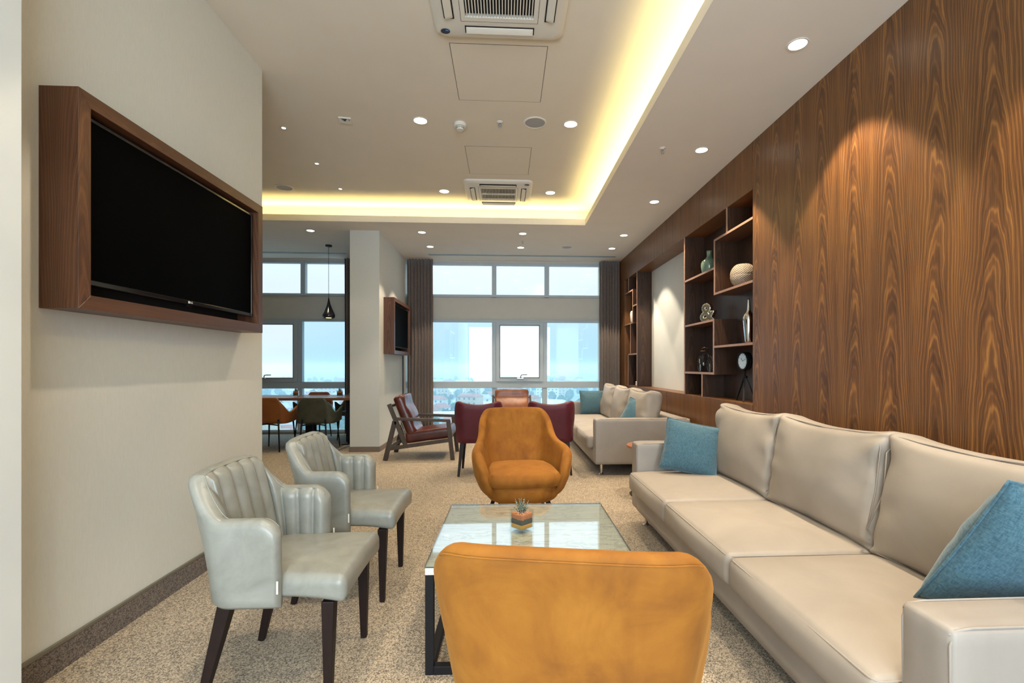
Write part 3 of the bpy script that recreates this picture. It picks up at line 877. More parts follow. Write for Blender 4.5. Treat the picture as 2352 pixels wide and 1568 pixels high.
# ------------------------------------------------------------------ oxblood lounge chairs with wooden frames (local +y is forward)
def make_lounge(label, loc, rz, mat):
    t = thing('lounge_chair', label, 'lounge chair', loc, rz, 'leather lounge chairs with wooden frames')
    wm = MT['wood_ash']
    for sx in (-1, 1):
        x = sx*.315
        MB().bar((x, -.45, 0), (x, -.325, .52), .032, .060, (0,1,0)).build('rear_leg', wm, t, bevel=.004)
        MB().bar((x, .435, 0), (x, .375, .525), .032, .055, (0,1,0)).build('front_leg', wm, t, bevel=.004)
        MB().bar((x, -.40, .745), (x, -.18, .19), .032, .055, (0,1,0)).build('back_upright', wm, t, bevel=.004)
        MB().bar((x, -.315, .550), (x, .40, .522), .040, .038).build('armrest', wm, t, bevel=.005)
        MB().bar((x, -.41, .155), (x, .395, .265), .030, .050).build('side_rail', wm, t, bevel=.004)
    MB().bar((-.315, -.385, .715), (.315, -.385, .715), .035, .03).build('top_rail', wm, t, bevel=.004)
    MB().bar((-.315, -.395, .165), (.315, -.395, .165), .03, .04).build('cross_rail', wm, t, bevel=.004)
    MB().bar((-.315, .37, .255), (.315, .37, .255), .03, .04).build('cross_rail', wm, t, bevel=.004)
    for k in range(7):
        x = -.24 + .08*k
        MB().cyl((x, -.375, .70), (x, -.185, .23), .005, n=8).build('back_cord', MT['white_ceramic'], t, smooth=True)
    def fs(p, u, v, w):
        p = p.copy(); p.z += .02*(1-u*u)*(1-v*v)*max(0, w) + .006*noise.noise(p*9); return p
    M = tr(0, .11, .325) @ rotx(R(7.5))
    MB().soft(.57, .62, .15, .035, (0, 0, 0), (12, 14, 5), fs, M).build('seat_cushion', mat, t, smooth=True, sub=1)
    def fb(p, u, v, w):
        p = p.copy()
        e = (1-u**4)
        p.y += (.045*abs(math.cos((w+.10)*PI*.92)) - .02)*e*max(0, v)
        p.y += .012*noise.noise(Vector((u*3, w*5, 0)))*max(0, v)
        return p
    M = tr(0, -.205, .59) @ rotx(R(21))
    MB().soft(.57, .14, .56, .045, (0, 0, 0), (12, 5, 22), fb, M).build('back_cushion', mat, t, smooth=True, sub=1)
    return t
l0 = make_lounge('oxblood leather lounge chair with wooden frame beside the partition wall', (-1.13, 6.79, 0), R(-90), MT['red_leather'])
l1 = make_lounge('cognac leather lounge chair facing us in front of the window', (.113, 7.86, 0), R(180), MT['cognac'])

# ------------------------------------------------------------------ marble coffee table
t = thing('coffee_table', 'low square marble table with glass top and black steel frame', 'coffee table', (.119, 2.40, 0), R(-.9))
h = .435; q = .017
fr = MB()
for sx in (-1, 1):
    for sy in (-1, 1): MB().box(sx*h-q*(1+sx), sx*h+q*(1-sx), sy*h-q*(1+sy), sy*h+q*(1-sy), 0, .405).build('leg', MT['metal_black'], t, bevel=.002)
for z0 in (0, .371):
    for sy in (-1, 1): MB().box(-h+2*q, h-2*q, sy*h-q*(1+sy), sy*h+q*(1-sy), z0, z0+.034).build('rail', MT['metal_black'], t, bevel=.002)
    for sx in (-1, 1): MB().box(sx*h-q*(1+sx), sx*h+q*(1-sx), -h+2*q, h-2*q, z0, z0+.034).build('rail', MT['metal_black'], t, bevel=.002)
MB().box(-h, h, -h, h, .405, .433).build('marble_slab', MT['marble'], t, bevel=.001)
gt = MB().box(-h-.002, h+.002, -h-.002, h+.002, .4335, .4415)
gt.build('glass_sheet', MT['glass_top'], t)
e_ = MB()
for a in ((-h-.003, -h-.002, -h, h), (h+.002, h+.003, -h, h), (-h, h, -h-.003, -h-.002), (-h, h, h+.002, h+.003)): e_.box(*a, .4345, .4405)
e_.build('glass_edge', MT['glass_edge'], t)

# ------------------------------------------------------------------ succulents in layered glass cubes
def make_terrarium(label, loc, rz, grp=None):
    t = thing('potted_succulent', label, 'potted plant', loc, rz, grp)
    a, w = .0425, .004
    g_ = MB(); 
    g_.box(-a, a, -a, a, 0, .010)
    for s in (-1, 1):
        g_.box(s*a-(w if s > 0 else 0), s*a+(w if s < 0 else 0), -a, a, .010, .098)
        g_.box(-a+w, a-w, s*a-(w if s > 0 else 0), s*a+(w if s < 0 else 0), .010, .098)
    g_.build('glass_cube', MT['glass_cup'], t)
    b = a-w-.0008
    def layer(name, z0, z1, m, tilt=0):
        q = MB(); n = 10; 
        q.soft(2*b, 2*b, z1-z0, .003, (0, 0, (z0+z1)/2), (6, 6, 3)); q.build(name, m, t, smooth=True)
    layer('orange_sand', .0105, .031, plain('orange_sand', (.62, .30, .04), .9, var=.1, vs=200))
    layer('black_sand', .031, .055, plain('black_sand', (.025, .025, .025), .9, var=.3, vs=300))
    p = MB(); rnd = random.Random(3)
    layer('gravel_bed', .055, .080, plain('gravel_bed', (.50, .14, .04), .9, var=.2, vs=200))
    for k in range(330):
        face = rnd.random()
        if face < .62:
            s_ = rnd.choice(((1,0),(-1,0),(0,1),(0,-1))); o_ = rnd.uniform(-b, b)
            x = s_[0]*(b-.001) if s_[0] else o_; y = s_[1]*(b-.001) if s_[1] else o_; z = rnd.uniform(.054, .083)
        else:
            x, y = rnd.uniform(-b, b), rnd.uniform(-b, b); z = rnd.uniform(.079, .086)
        r_ = rnd.uniform(.0022, .0036); p.use(rnd.choice((0, 0, 1, 2)))
        M = tr(x*.95, y*.95, z) @ Matrix.Rotation(rnd.uniform(0, 3), 4, (1, rnd.random(), rnd.random()))
        vs = [M @ Vector(q)*1 for q in ((r_,0,0),(-r_,0,0),(0,r_,0),(0,-r_,0),(0,0,r_),(0,0,-r_))]
        p.add(vs, [(0,2,4),(2,1,4),(1,3,4),(3,0,4),(2,0,5),(1,2,5),(3,1,5),(0,3,5)])
    o = p.build('gravel', [plain('coral_gravel', (.80, .27, .10), .6, var=.1, vs=300), plain('pale_gravel', (.85, .48, .33), .6, var=.1), plain('orange_gravel', (.85, .33, .02), .6, var=.1)], t, smooth=False)
    o['kind'] = 'stuff'
    m, n, l, bb = nodes('banded_succulent'); gg = G(n, l); v = gg.obj()
    st = gg.voro(v, 260); c = gg.ramp(st, [(.30, (.75, .78, .70)), (.42, (.05, .085, .05)), (.8, (.03, .06, .035))])
    l.new(c, bb.inputs['Base Color']); bb.inputs['Roughness'].default_value = .5
    for k in range(17):
        ring = 0 if k < 5 else (1 if k < 11 else 2)
        az = k*2.4; sp_ = (.18, .55, 1.05)[ring]; L = (.074, .062, .044)[ring]*rnd.uniform(.9, 1.1)
        d = Vector((math.cos(az)*math.sin(sp_), math.sin(az)*math.sin(sp_), math.cos(sp_)))
        p0 = Vector((d.x*.006, d.y*.006, .080)); pts = []
        for j in range(6):
            f_ = j/5; pts.append(p0 + d*L*f_ + Vector((0, 0, .010*f_*f_*(1 if ring else 0))))
        MB().tube(pts, [.0048, .0052, .0046, .0034, .0019, .0004], 7).build('leaf', m, t, smooth=True)
    return t
p0 = make_terrarium('small succulent in a glass cube of orange gravel on the marble table', (.083, 2.395, .442), R(43))
dup(p0, (-3.38, 8.02, .751), R(20), 'left of two small succulents in glass on the dining table', 'succulents on the dining table')
dup(p0, (-2.67, 7.98, .751), R(10), 'right succulent on the dining table, orange gravel, beside the pillar', 'succulents on the dining table')

# ------------------------------------------------------------------ round side table between the sofas
t = thing('side_table', 'small round copper-coloured side table between the two sofas', 'side table', (1.42, 4.62, 0))
MB().lathe([(0, .462), (.235, .462), (.240, .468), (.240, .478), (.235, .484), (0, .484)], n=48, cap=False).build('table_top', MT['copper'], t, smooth=True, angle=40)
MB().cyl((0, 0, .012), (0, 0, .462), .02).build('column', MT['metal_black'], t, smooth=True, angle=40)
MB().lathe([(0, 0), (.21, 0), (.21, .008), (.20, .013), (0, .013)], n=48, cap=False).build('foot_plate', plain('dark_bronze_plate', (.045, .028, .018), .4, .3), t, smooth=True, angle=40)

# ------------------------------------------------------------------ dining table and chairs
t = thing('dining_table', 'long wooden dining table on black column legs beyond the left wall', 'dining table', (-3.75, 8.12, 0))
MB().box(-1.35, 1.35, -.42, .42, .71, .75).build('table_top', MT['wood_table'], t, bevel=.004)
for x in (-.85, -.25+.82, 1.22):
    m = MB().box(x-.065, x+.065, -.07, .07, .015, .71); m.build('column', MT['metal_black'], t, bevel=.003)
for x in (-.85, .57, 1.22):
    MB().bar((x, -.34, .008), (x, .34, .008), .11, .016).build('foot', MT['metal_black'], t)
def din_P(s, z):
    hw, yb, rc = .25, -.20, .07
    Lb, Lc, La = hw-rc, rc*PI/2, .30; tot = Lb+Lc+La; d = abs(s)*tot
    if d < Lb: x, y = d, yb
    elif d < Lb+Lc: a = (d-Lb)/rc; x, y = hw-rc+rc*math.sin(a), yb+rc-rc*math.cos(a)
    else: x, y = hw, yb+rc+(d-Lb-Lc)
    w_ = 1-sm(Lb, Lb+Lc+.1, d); h = z-.42
    y -= w_*.14*h; x *= 1 - .12*h*w_ + .30*(1-w_)*max(0, h) + .05*(1-w_)
    return (math.copysign(x, s), y)
def din_top(s):
    Lb, Lc, La = .155, .11, .30; tot = Lb+Lc+La; d = abs(s)*tot
    z = .79 - .16*sm(Lb*.95, Lb+Lc+.01, d)**.8 - .055*sm(Lb+Lc*.6, Lb+Lc+.04, d)
    z += .07*sm(Lb+Lc+.04, tot, d)
    return z
def din_bot(s):
    return .40 + .03*abs(s)**2
def make_din(label, loc, rz, mat):
    t = thing('dining_chair', label, 'chair', loc, rz, 'winged dining chairs at the wooden table')
    ss = [-1 + 2*i/70 for i in range(71)]
    wrap_shell(din_P, ss, din_top, din_bot, .028, 9, None, 3, 3).build('back_and_wings', mat, t, smooth=True)
    MB().soft(.43, .46, .07, .025, (0, .05, .445), (8, 8, 4)).build('seat', mat, t, smooth=True)
    f_ = MB()
    for sx in (-1, 1):
        MB().cyl((sx*.165, -.225, .47), (sx*.20, -.27, 0), .013, .008, 10).build('leg', MT['metal_black'], t, smooth=True)
        MB().cyl((sx*.18, .23, .41), (sx*.205, .27, 0), .013, .008, 10).build('leg', MT['metal_black'], t, smooth=True)
    MB().tube([(-.17, -.23, .385), (0, -.22, .405), (.17, -.23, .385)], .010, 8).build('cross_bar', MT['metal_black'], t, smooth=True)
    return t
make_din('orange tan dining chair with its back to us, at the left wall edge', (-3.46, 7.45, 0), 0, MT['orange_leather'])
make_din('dark olive dining chair with its back to us, beside the pillar', (-2.78, 7.42, 0), 0, MT['green_leather'])
make_din('cognac brown dining chair on the window side of the table', (-3.285, 8.50, 0), R(180), MT['cognac'])
make_din('dark olive dining chair on the window side, half behind the pillar', (-2.60, 8.52, 0), R(180), MT['green_leather'])
def text_mesh(ch, size, ext, bev):
    cu = bpy.data.curves.new('tmp', 'FONT'); cu.body = ch; cu.size = size; cu.extrude = ext; cu.bevel_depth = bev; cu.bevel_resolution = 4; cu.resolution_u = 8
    o = bpy.data.objects.new('tmp', cu); C.objects.link(o)
    dg = bpy.context.evaluated_depsgraph_get(); me = bpy.data.meshes.new_from_object(o.evaluated_get(dg))
    bpy.data.objects.remove(o); return me
# ------------------------------------------------------------------ screens in wooden surrounds
def tv_set(lab_frame, lab_tv, y0, y1, z0, z1, xw, depth, b=.055, lab=''):
    yc, zc = (y0+y1)/2, (z0+z1)/2
    t = thing('screen_surround', lab_frame, 'frame', (xw, yc, zc), 0, 'walnut screen surrounds')
    hy, hz = (y1-y0)/2, (z1-z0)/2
    d = depth
    for s in (-1, 1):   # mitred members
        m = MB()
        vs = []
        for x in (0, d):
            vs += [(x, -hy, s*hz), (x, hy, s*hz), (x, hy-b, s*(hz-b)), (x, -hy+b, s*(hz-b))]
        m.add(vs, [(0,1,2,3),(4,7,6,5),(0,4,5,1),(2,6,7,3),(1,5,6,2),(3,7,4,0)]); m.build('rail', MT['wood_tv_h'], t, bevel=.001, seg=1)
        m = MB(); vs = []
        for x in (0, d):
            vs += [(x, s*hy, -hz), (x, s*hy, hz), (x, s*(hy-b), hz-b), (x, s*(hy-b), -hz+b)]
        m.add(vs, [(0,1,2,3),(4,7,6,5),(0,4,5,1),(2,6,7,3),(1,5,6,2),(3,7,4,0)]); m.build('stile', MT['wood_tv_v'], t, bevel=.001, seg=1)
    MB().box(0, .012, -hy+b, hy-b, -hz+b, hz-b).build('back_board', MT['dark_void'], t)
    # television
    gy, gz0, gz1 = .018, .020, .048
    ty0, ty1, tz0, tz1 = -hy+b+gy, hy-b-gy, -hz+b+gz1, hz-b-gz0
    tv = thing('television', lab_tv, 'television', (xw, yc, zc), 0, 'wall televisions')
    xf = d-.030
    MB().box(xf-.05, xf-.006, ty0, ty1, tz0, tz1).build('casing', MT['black_gloss'], tv, bevel=.003)
    w = .014
    bz = MB()
    for q in ((ty0, ty0+w, tz0, tz1), (ty1-w, ty1, tz0, tz1), (ty0+w, ty1-w, tz1-w, tz1), (ty0+w, ty1-w, tz0, tz0+w*1.5)): bz.box(xf-.006, xf, *q)
    bz.build('bezel', MT['black_gloss'], tv, bevel=.002)
    MB().box(xf-.006, xf-.003, ty0+w, ty1-w, tz0+w*1.5, tz1-w).build('screen', MT['screen'], tv)
    if lab:
        me = text_mesh(lab, .017, .0004, 0); me.materials.clear(); me.materials.append(MT['white_plastic'])
        o = bpy.data.objects.new('logo', me); C.objects.link(o); o.parent = tv
        o.location = (xf+.0006, .0, tz0+.005); o.rotation_euler = (R(90), 0, R(90))
        MB().cyl((xf, -.010, tz0+.0105), (xf+.0012, -.010, tz0+.0105), .0072, n=24).build('logo_disc', MT['white_plastic'], tv)
        MB().box(xf-.04, xf-.02, .0, .05, tz0-.012, tz0).build('receiver', MT['black_gloss'], tv)
    return t
tv_set('large walnut surround boxed out from the near left wall', 'large black television in the surround on the near left wall', 2.0, 3.45, 1.478, 2.353, XL, .15, .058, 'LG')
tv_set('smaller-looking walnut surround far down on the partition wall', 'far television in the surround on the partition wall', 7.40, 8.66, 1.432, 2.288, XL, .16, .055)
m = MB().box(XL, XL+.02, 8.72, 8.76, .12, 1.43)
tag(m.build('cable_duct', plain('dark_duct', (.07, .08, .09), .4, .4)), 'dark vertical cable duct on the partition wall below the far screen', 'cable duct')

# ------------------------------------------------------------------ curtains
def curtain(label, x0, x1, y, folds, z0=.01, z1=HL-.005, seed=0, gather=0):
    m = MB(); n = folds*12; rows = 16; rnd = random.Random(seed)
    ph = [rnd.uniform(-.5, .5) for _ in range(folds+2)]
    for side in (0, 1):
        for k in range(rows+1):
            v = k/rows; z = z0+(z1-z0)*v
            for i in range(n+1):
                u = i/n; f_ = u*folds
                a = math.sin(2*PI*(f_ + .12*ph[int(f_)] + .02*math.sin(3*v+f_)))
                amp = .045*(1-.25*v)
                yy = y + amp*a + .010*math.sin(f_*1.7+v*2) 
                xx = x0 + (x1-x0)*u + .008*math.cos(2*PI*f_)*(1-v)
                m.v.append((xx - (x0+x1)/2, yy + side*.004 - y, z))
    N = n+1; tot = N*(rows+1)
    for k in range(rows):
        for i in range(n):
            a = k*N+i; m.f.append((a, a+1, a+N+1, a+N)); b = a+tot; m.f.append((b, b+N, b+N+1, b+1))
    for k in range(rows):
        for i in (0, n):
            a = k*N+i; m.f.append((a, a+N, a+N+tot, a+tot))
    for i in range(n):
        for k in (0, rows):
            a = k*N+i; m.f.append((a, a+1, a+1+tot, a+tot))
    o = m.build('curtain', MT['curtain'], smooth=True, loc=((x0+x1)/2, y, 0))
    return tag(o, label, 'curtain', 'taupe full-height curtains')
curtain('taupe pleated curtain hanging left of the lounge window', -1.80, -1.33, 9.00, 8, seed=1)
curtain('taupe pleated curtain hanging right of the lounge window', 1.775, 2.155, 9.00, 7, seed=2)
curtain('taupe curtain edge beside the pillar at the dining window', -2.93, -2.28, 9.00, 9, seed=3)

# ------------------------------------------------------------------ ceiling fittings
DISC = emis('downlight_disc', (1.0, .93, .80), 9)
PIN = emis('pinhole_disc', (1.0, .9, .7), 14)
TRIM = plain('white_trim_ring', (.75, .72, .66), .5, var=0)
def lamp(o, z, power, size, blend, r, col):
    d = bpy.data.lights.new('spot', 'SPOT'); d.energy = power; d.spot_size = R(size); d.spot_blend = blend; d.shadow_soft_size = r; d.color = col
    s = bpy.data.objects.new('spot', d); C.objects.link(s); s.parent = o; s.location = (0, 0, z); return s
def downlight(x, y, z, label, power=60, r=.052, grp='recessed ceiling downlights', size=80, blend=.22, col=(1, .82, .60)):
    t = thing('downlight', label, 'ceiling light', (x, y, z), 0, grp)
    MB().lathe([(r, -.0005), (r+.010, -.0005), (r+.012, -.003), (r+.010, -.005), (r, -.005), (r, -.0005)], n=40, cap=False).build('trim_ring', TRIM, t, smooth=True, angle=40)
    MB().lathe([(0, -.0035), (r, -.0035), (r, -.001), (0, -.001)], n=40, cap=False).build('lens', DISC if r > .03 else PIN, t)
    lamp(t, -.012, power, size, blend, .035 if r > .03 else .01, col)
    return t
nm = ['nearest', 'second', 'third', 'fourth', 'last']
for (y, k) in zip((2.867, 4.318, 5.712, 7.203, 8.02), nm):
    downlight(1.79, y, HL, 'round downlight, %s in the row above the wood wall' % k, POW['wood'])
for (x, y, l_) in ((.263, 7.19, 'round downlight in the middle of the lowered ceiling, front row'), (.260, 8.04, 'round downlight in the middle of the lowered ceiling, window row'),
                (-1.224, 7.199, 'round downlight by the partition wall, front row'), (-1.235, 8.06, 'round downlight by the partition wall, window row'),
                (-2.827, 7.194, 'round downlight on the lowered ceiling above the dining table')):
    downlight(x, y, HL, l_, POW['low'])
for (x, y, l_) in ((-.768, 4.44, 'round downlight left of the smoke detector on the raised ceiling'), (.605, 4.43, 'round downlight right of the round speaker on the raised ceiling'),
                (-.775, 6.22, 'round downlight left of the far air conditioner'), (.582, 6.20, 'round downlight right of the far air conditioner')):
    downlight(x, y, HU, l_, POW['up'], .058)
# unseen downlights added beyond the visible rows for the light they give
downlight(-.77, 2.2, HU, 'added unseen downlight on the raised ceiling, above the frame', POW['up'], .058)
downlight(.60, 2.2, HU, 'second added unseen downlight on the raised ceiling, above the frame', POW['up'], .058)
downlight(1.79, 1.42, HL, 'added unseen downlight above the wood wall, out of the frame', POW['wood'])
downlight(-.77, .3, HU, 'added unseen downlight on the raised ceiling, behind us', POW['up'], .058)
downlight(.60, .3, HU, 'second added unseen downlight on the raised ceiling, behind us', POW['up'], .058)
for (y, k) in ((4.644, 'nearest'), (5.443, 'middle'), (6.203, 'farthest')):
    downlight(-2.07, y, HU, 'tiny pinhole light, %s of three beyond the left wall' % k, 12, .018, 'pinhole lights')

def speaker(x, y, z, label, r=.105):
    t = thing('ceiling_speaker', label, 'speaker', (x, y, z), 0, 'round ceiling speakers')
    MB().lathe([(r-.014, 0), (r, 0), (r+.002, -.004), (r-.004, -.009), (r-.014, -.008), (r-.014, 0)], n=48, cap=False).build('rim', MT['white_plastic'], t, smooth=True, angle=40)
    MB().lathe([(0, -.007), (r-.04, -.0068), (r-.014, -.005), (r-.014, -.001), (0, -.001)], n=48, cap=False).build('grille', MT['grey_grille'], t, smooth=True, angle=40)
speaker(.275, 4.42, HU, 'round grey ceiling speaker beside the sprinkler, mid ceiling')
speaker(-2.754, 6.195, HU, 'round ceiling speaker at left near the far cove')
speaker(1.023, 7.966, HL, 'round ceiling speaker on the lowered ceiling before the window', .095)
def sprinkler(x, y, z, label):
    t = thing('sprinkler', label, 'sprinkler', (x, y, z), 0, 'ceiling sprinklers')
    MB().lathe([(.012, 0), (.030, 0), (.028, -.004), (.014, -.009), (.012, -.012)], n=28).build('rosette', MT['white_plastic'], t, smooth=True, angle=40)
    m = MB().cyl((0, 0, -.010), (0, 0, -.026), .008)
    m.tube([(-.008, 0, -.022), (-.013, 0, -.034), (-.004, 0, -.048)], .0025, 6); m.tube([(.008, 0, -.022), (.013, 0, -.034), (.004, 0, -.048)], .0025, 6)
    m.cyl((0, 0, -.048), (0, 0, -.051), .016); m.build('head', MT['steel'], t, smooth=True, angle=40)
sprinkler(-.048, 4.429, HU, 'sprinkler head between smoke detector and round speaker')
sprinkler(1.424, 4.303, HL, 'sprinkler head on the lowered ceiling beside the wood wall')
sprinkler(.273, 7.589, HL, 'sprinkler head between the two middle downlights near the window')
t = thing('smoke_detector', 'cream smoke detector hanging from the raised ceiling', 'smoke detector', (-.413, 4.481, HU))
MB().lathe([(0, 0), (.056, 0), (.057, -.020), (.050, -.030), (0, -.030)], n=36, cap=False).build('base', MT['white_plastic'], t, smooth=True, angle=35)
m = MB().lathe([(0, -.058), (.030, -.058), (.032, -.052), (.032, -.030), (0, -.030)], n=36, cap=False)
m.build('sensor_head', MT['white_plastic'], t, smooth=True, angle=35)
m = MB()
for k in range(14):
    a = 2*PI*k/14; m.box(-.0028, .0028, .0315, .033, -.048, -.036, rotz(a))
m.build('vent_slots', MT['dark_void'], t)
t = thing('ceiling_signal_box', 'small white square device with a black triangle on the ceiling', 'signal device', (-1.446, 4.466, HU), R(8))
MB().box(-.055, .055, -.055, .055, -.012, 0).build('housing', MT['white_plastic'], t, bevel=.006)
MB().add([(-.030, -.040, -.0125), (.022, -.040, -.0125), (-.004, .006, -.0125), (-.030, -.040, -.0135), (.022, -.040, -.0135), (-.004, .006, -.0135)], [(0,1,2),(3,5,4),(0,3,4,1),(1,4,5,2),(2,5,3,0)]).build('triangle_mark', MT['black_gloss'], t)
MB().box(.030, .044, -.038, -.012, -.0133, -.012).build('status_mark', MT['grey_grille'], t)
# access hatches
for (x0, x1, y0, y1, l_) in ((-.386, .30, 3.362, 4.08, 'larger-looking flush access hatch behind the near air conditioner'), (-.41, .272, 4.93, 5.637, 'flush access hatch in front of the far air conditioner')):
    cx, cy = (x0+x1)/2, (y0+y1)/2
    t = thing('access_hatch', l_, 'ceiling hatch', (cx, cy, HU), 0, 'flush ceiling hatches')
    a, b_ = (x1-x0)/2, (y1-y0)/2; g_ = .0045
    m = MB()
    for q in ((-a, a, -b_, -b_+g_), (-a, a, b_-g_, b_), (-a, -a+g_, -b_, b_), (a-g_, a, -b_, b_)): m.box(*q, -.0008, -.0002)
    m.build('shadow_gap', plain('hatch_gap', (.10, .08, .06), .9), t)
    MB().box(-a+g_, a-g_, -b_+g_, b_-g_, -.0016, -.0002).build('hatch_panel', MT['paint'], t)
# air conditioners
def cassette(label, x, y, flip, logo_at):
    t = thing('air_conditioner', label, 'air conditioner', (x, y, HU), R(180) if flip else 0, 'ceiling cassette air conditioners')
    wp = MT['white_plastic']; a = .42
    # outer pillowed panel as ring of four sides around the intake
    def ring(r_, z, rad, n=8):
        pts = []
        for sx, sy, a0 in ((1,1,0),(-1,1,90),(-1,-1,180),(1,-1,270)):
            for k in range(n+1):
                th = R(a0+90*k/n); pts.append((sx*(r_-rad)+rad*math.cos(th), sy*(r_-rad)+rad*math.sin(th), z))
        return pts
    m = MB(); rs = [ring(a, -.0005, .07), ring(a, -.018, .07), ring(a-.012, -.028, .066), ring(a-.05, -.034, .055), ring(.245, -.036, .02), ring(.245, -.012, .02)]
    for q in rs: m.v += q
    N = len(rs[0])
    for k in range(len(rs)-1):
        for i in range(N): m.f.append((k*N+i, k*N+(i+1) % N, (k+1)*N+(i+1) % N, (k+1)*N+i))
    m.build('fascia', wp, t, smooth=True, angle=30)
    MB().box(-.244, .244, -.244, .244, -.010, -.004).build('filter', MT['dark_void'], t)
    g_ = MB(); 
    g_.box(-.243, .243, -.243, -.205, -.038, -.012); g_.box(-.243, .243, .205, .243, -.038, -.012)
    g_.box(-.243, -.215, -.205, .205, -.038, -.012); g_.box(.215, .243, -.205, .205, -.038, -.012)
    g_.box(-.215, .215, -.006, .006, -.038, -.020)
    for k in range(23):
        xx = -.2035 + .0185*k; g_.box(xx-.0035, xx+.0035, -.205, .205, -.037, -.012)
    g_.build('intake_grille', wp, t, bevel=.001, seg=1)
    gp = MB()
    for q in ((-.2455, .2455, -.2455, -.243), (-.2455, .2455, .243, .2455), (-.2455, -.243, -.243, .243), (.243, .2455, -.243, .243)): gp.box(*q, -.0372, -.012)
    gp.build('grille_gap', MT['dark_void'], t)
    for k in range(4):
        M = rotz(R(90*k))
        m = MB().box(-.225, .225, .285, .350, -.0385, -.030, M); 
        m.build('outlet_slot', MT['dark_void'] , t)
        q = MB(); 
        for i in range(13):
            pass
        mm = M @ tr(0, .318, -.043) @ rotx(R(-16 if k != 2 else -42))
        MB().soft(.435, .050, .007, .003, (0, 0, 0), (8, 4, 2), None, mm).build('louvre', wp, t, smooth=True)
    lx, ly = logo_at
    n_ = 28
    disc = MB(); vs = []
    for z in (-.0345, -.0375):
        for i in range(n_): th = 2*PI*i/n_; vs.append((lx+.030*math.cos(th), ly+.024*math.sin(th), z))
    disc.add(vs, [tuple(range(n_)), tuple(range(n_, 2*n_))[::-1]] + [(i, (i+1) % n_, n_+(i+1) % n_, n_+i) for i in range(n_)])
    disc.build('badge', plain('navy_badge', (.01, .02, .05), .3), t)
    bl = MB().box(lx+.002, lx+.022, ly-.016, ly-.004, -.0380, -.0374); bl.build('badge_mark', plain('light_blue_mark', (.10, .25, .55), .4), t)
cassette('white ceiling cassette air conditioner cut off by the top edge', -.035, 2.85, False, (-.355, .355-.01))
cassette('white ceiling cassette air conditioner farther back near the cove', -.085, 6.21, True, (-.350, .350))
# slot diffusers by the window
def slot(label, x0, x1):
    t = thing('slot_diffuser', label, 'air diffuser', ((x0+x1)/2, 8.62, HL), 0, 'linear slot diffusers')
    h = (x1-x0)/2
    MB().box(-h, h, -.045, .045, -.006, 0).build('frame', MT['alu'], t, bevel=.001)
    m = MB()
    for y in (-.022, .022): m.box(-h+.02, h-.02, y-.011, y+.011, -.0068, -.0062)
    m.build('slot', plain('slot_shadow', (.14, .16, .18), .7), t)
slot('long grey slot diffuser in the ceiling over the lounge window', -1.36, 2.0)
slot('long grey slot diffuser in the ceiling over the dining window', -5.2, -2.76)

# ------------------------------------------------------------------ pendant
t = thing('pendant_lamp', 'black teardrop pendant lamp hanging over the dining table', 'pendant lamp', (-2.876, 8.06, HL))
MB().lathe([(0, 0), (.052, 0), (.052, -.018), (.046, -.024), (0, -.024)], n=32, cap=False).build('ceiling_rose', MT['metal_black'], t, smooth=True, angle=40)
MB().cyl((0, 0, -.024), (0, 0, -.86), .0035, n=8).build('cord', MT['metal_black'], t, smooth=True)
prof = [(.006, -.855), (.010, -.88), (.018, -.92), (.030, -.97), (.048, -1.02), (.072, -1.075), (.090, -1.115), (.097, -1.145), (.094, -1.17), (.086, -1.188),
        (.083, -1.188), (.090, -1.168), (.093, -1.145), (.086, -1.117), (.068, -1.078), (.044, -1.024), (.026, -.975), (.012, -.92)]
MB().lathe(prof, n=36, cap=False).build('shade', plain('black_lacquer', (.010, .011, .013), .22, var=0, spec=.6), t, smooth=True)
MB().lathe([(0, -1.192), (.040, -1.188), (.055, -1.172), (.040, -1.14), (0, -1.12)], n=20, cap=False).build('bulb', emis('warm_bulb', (1, .62, .25), 2.5), t, smooth=True)
MB().lathe([(.0835, -1.1885), (.092, -1.169), (.0835, -1.170)], n=36, cap=False).build('inner_rim', plain('brass_lining', (.7, .42, .16), .4, .5), t, smooth=True)
lamp(t, -1.175, 14, 130, .5, .03, (1, .75, .45))

# ------------------------------------------------------------------ ornaments on the shelves
def lz(z): return z + T/2
o = MB().lathe([(0, 0), (.070, 0), (.078, .01), (.088, .08), (.090, .115), (.080, .145), (.050, .170), (.030, .190), (.026, .205), (.0255, .245), (.030, .252), (.030, .262), (.022, .262), (.020, .20), (0, .19)], n=40, cap=False)
tag(o.build('bottle_vase', plain('sage_glaze', (.17, .26, .18), .14, var=.12, vs=14, coat=.5), smooth=True, loc=(2.285, 5.30, lz(2.265))), 'sage green glazed bottle vase on the upper left shelf', 'vase')
# woven vessel
m = MB(); prof = []
for k in range(41):
    f_ = k/40; th = -PI/2*.78 + f_*(PI/2*.78 + PI/2*.70)
    r_ = .118*math.cos(th)**.8 if math.cos(th) > 0 else 0
    prof.append((max(.02, r_), .112 + .118*math.sin(th)))
z0_ = prof[0][1]; prof = [(r_*(1 - .025*math.exp(-((z-.112)/.006)**2)), z-z0_) for r_, z in prof]
m.lathe([(0, 0)] + prof + [(prof[-1][0]-.012, prof[-1][1]), (prof[-1][0]-.02, prof[-1][1]-.03), (0, prof[-1][1]-.03)], n=64, cap=False)
wm_, n_, l_, b_ = nodes('woven_cord'); g = G(n_, l_); v = g.obj(); x_, y_, z_ = g.xyz(v)[:3]
ang = g.m('ARCTAN2', y_, x_)
d1 = g.m('SINE', g.m('ADD', g.m('MULTIPLY', ang, 30), g.m('MULTIPLY', z_, 340))); d2 = g.m('SINE', g.m('SUBTRACT', g.m('MULTIPLY', ang, 30), g.m('MULTIPLY', z_, 340)))
hh = g.m('MAXIMUM', d1, d2)
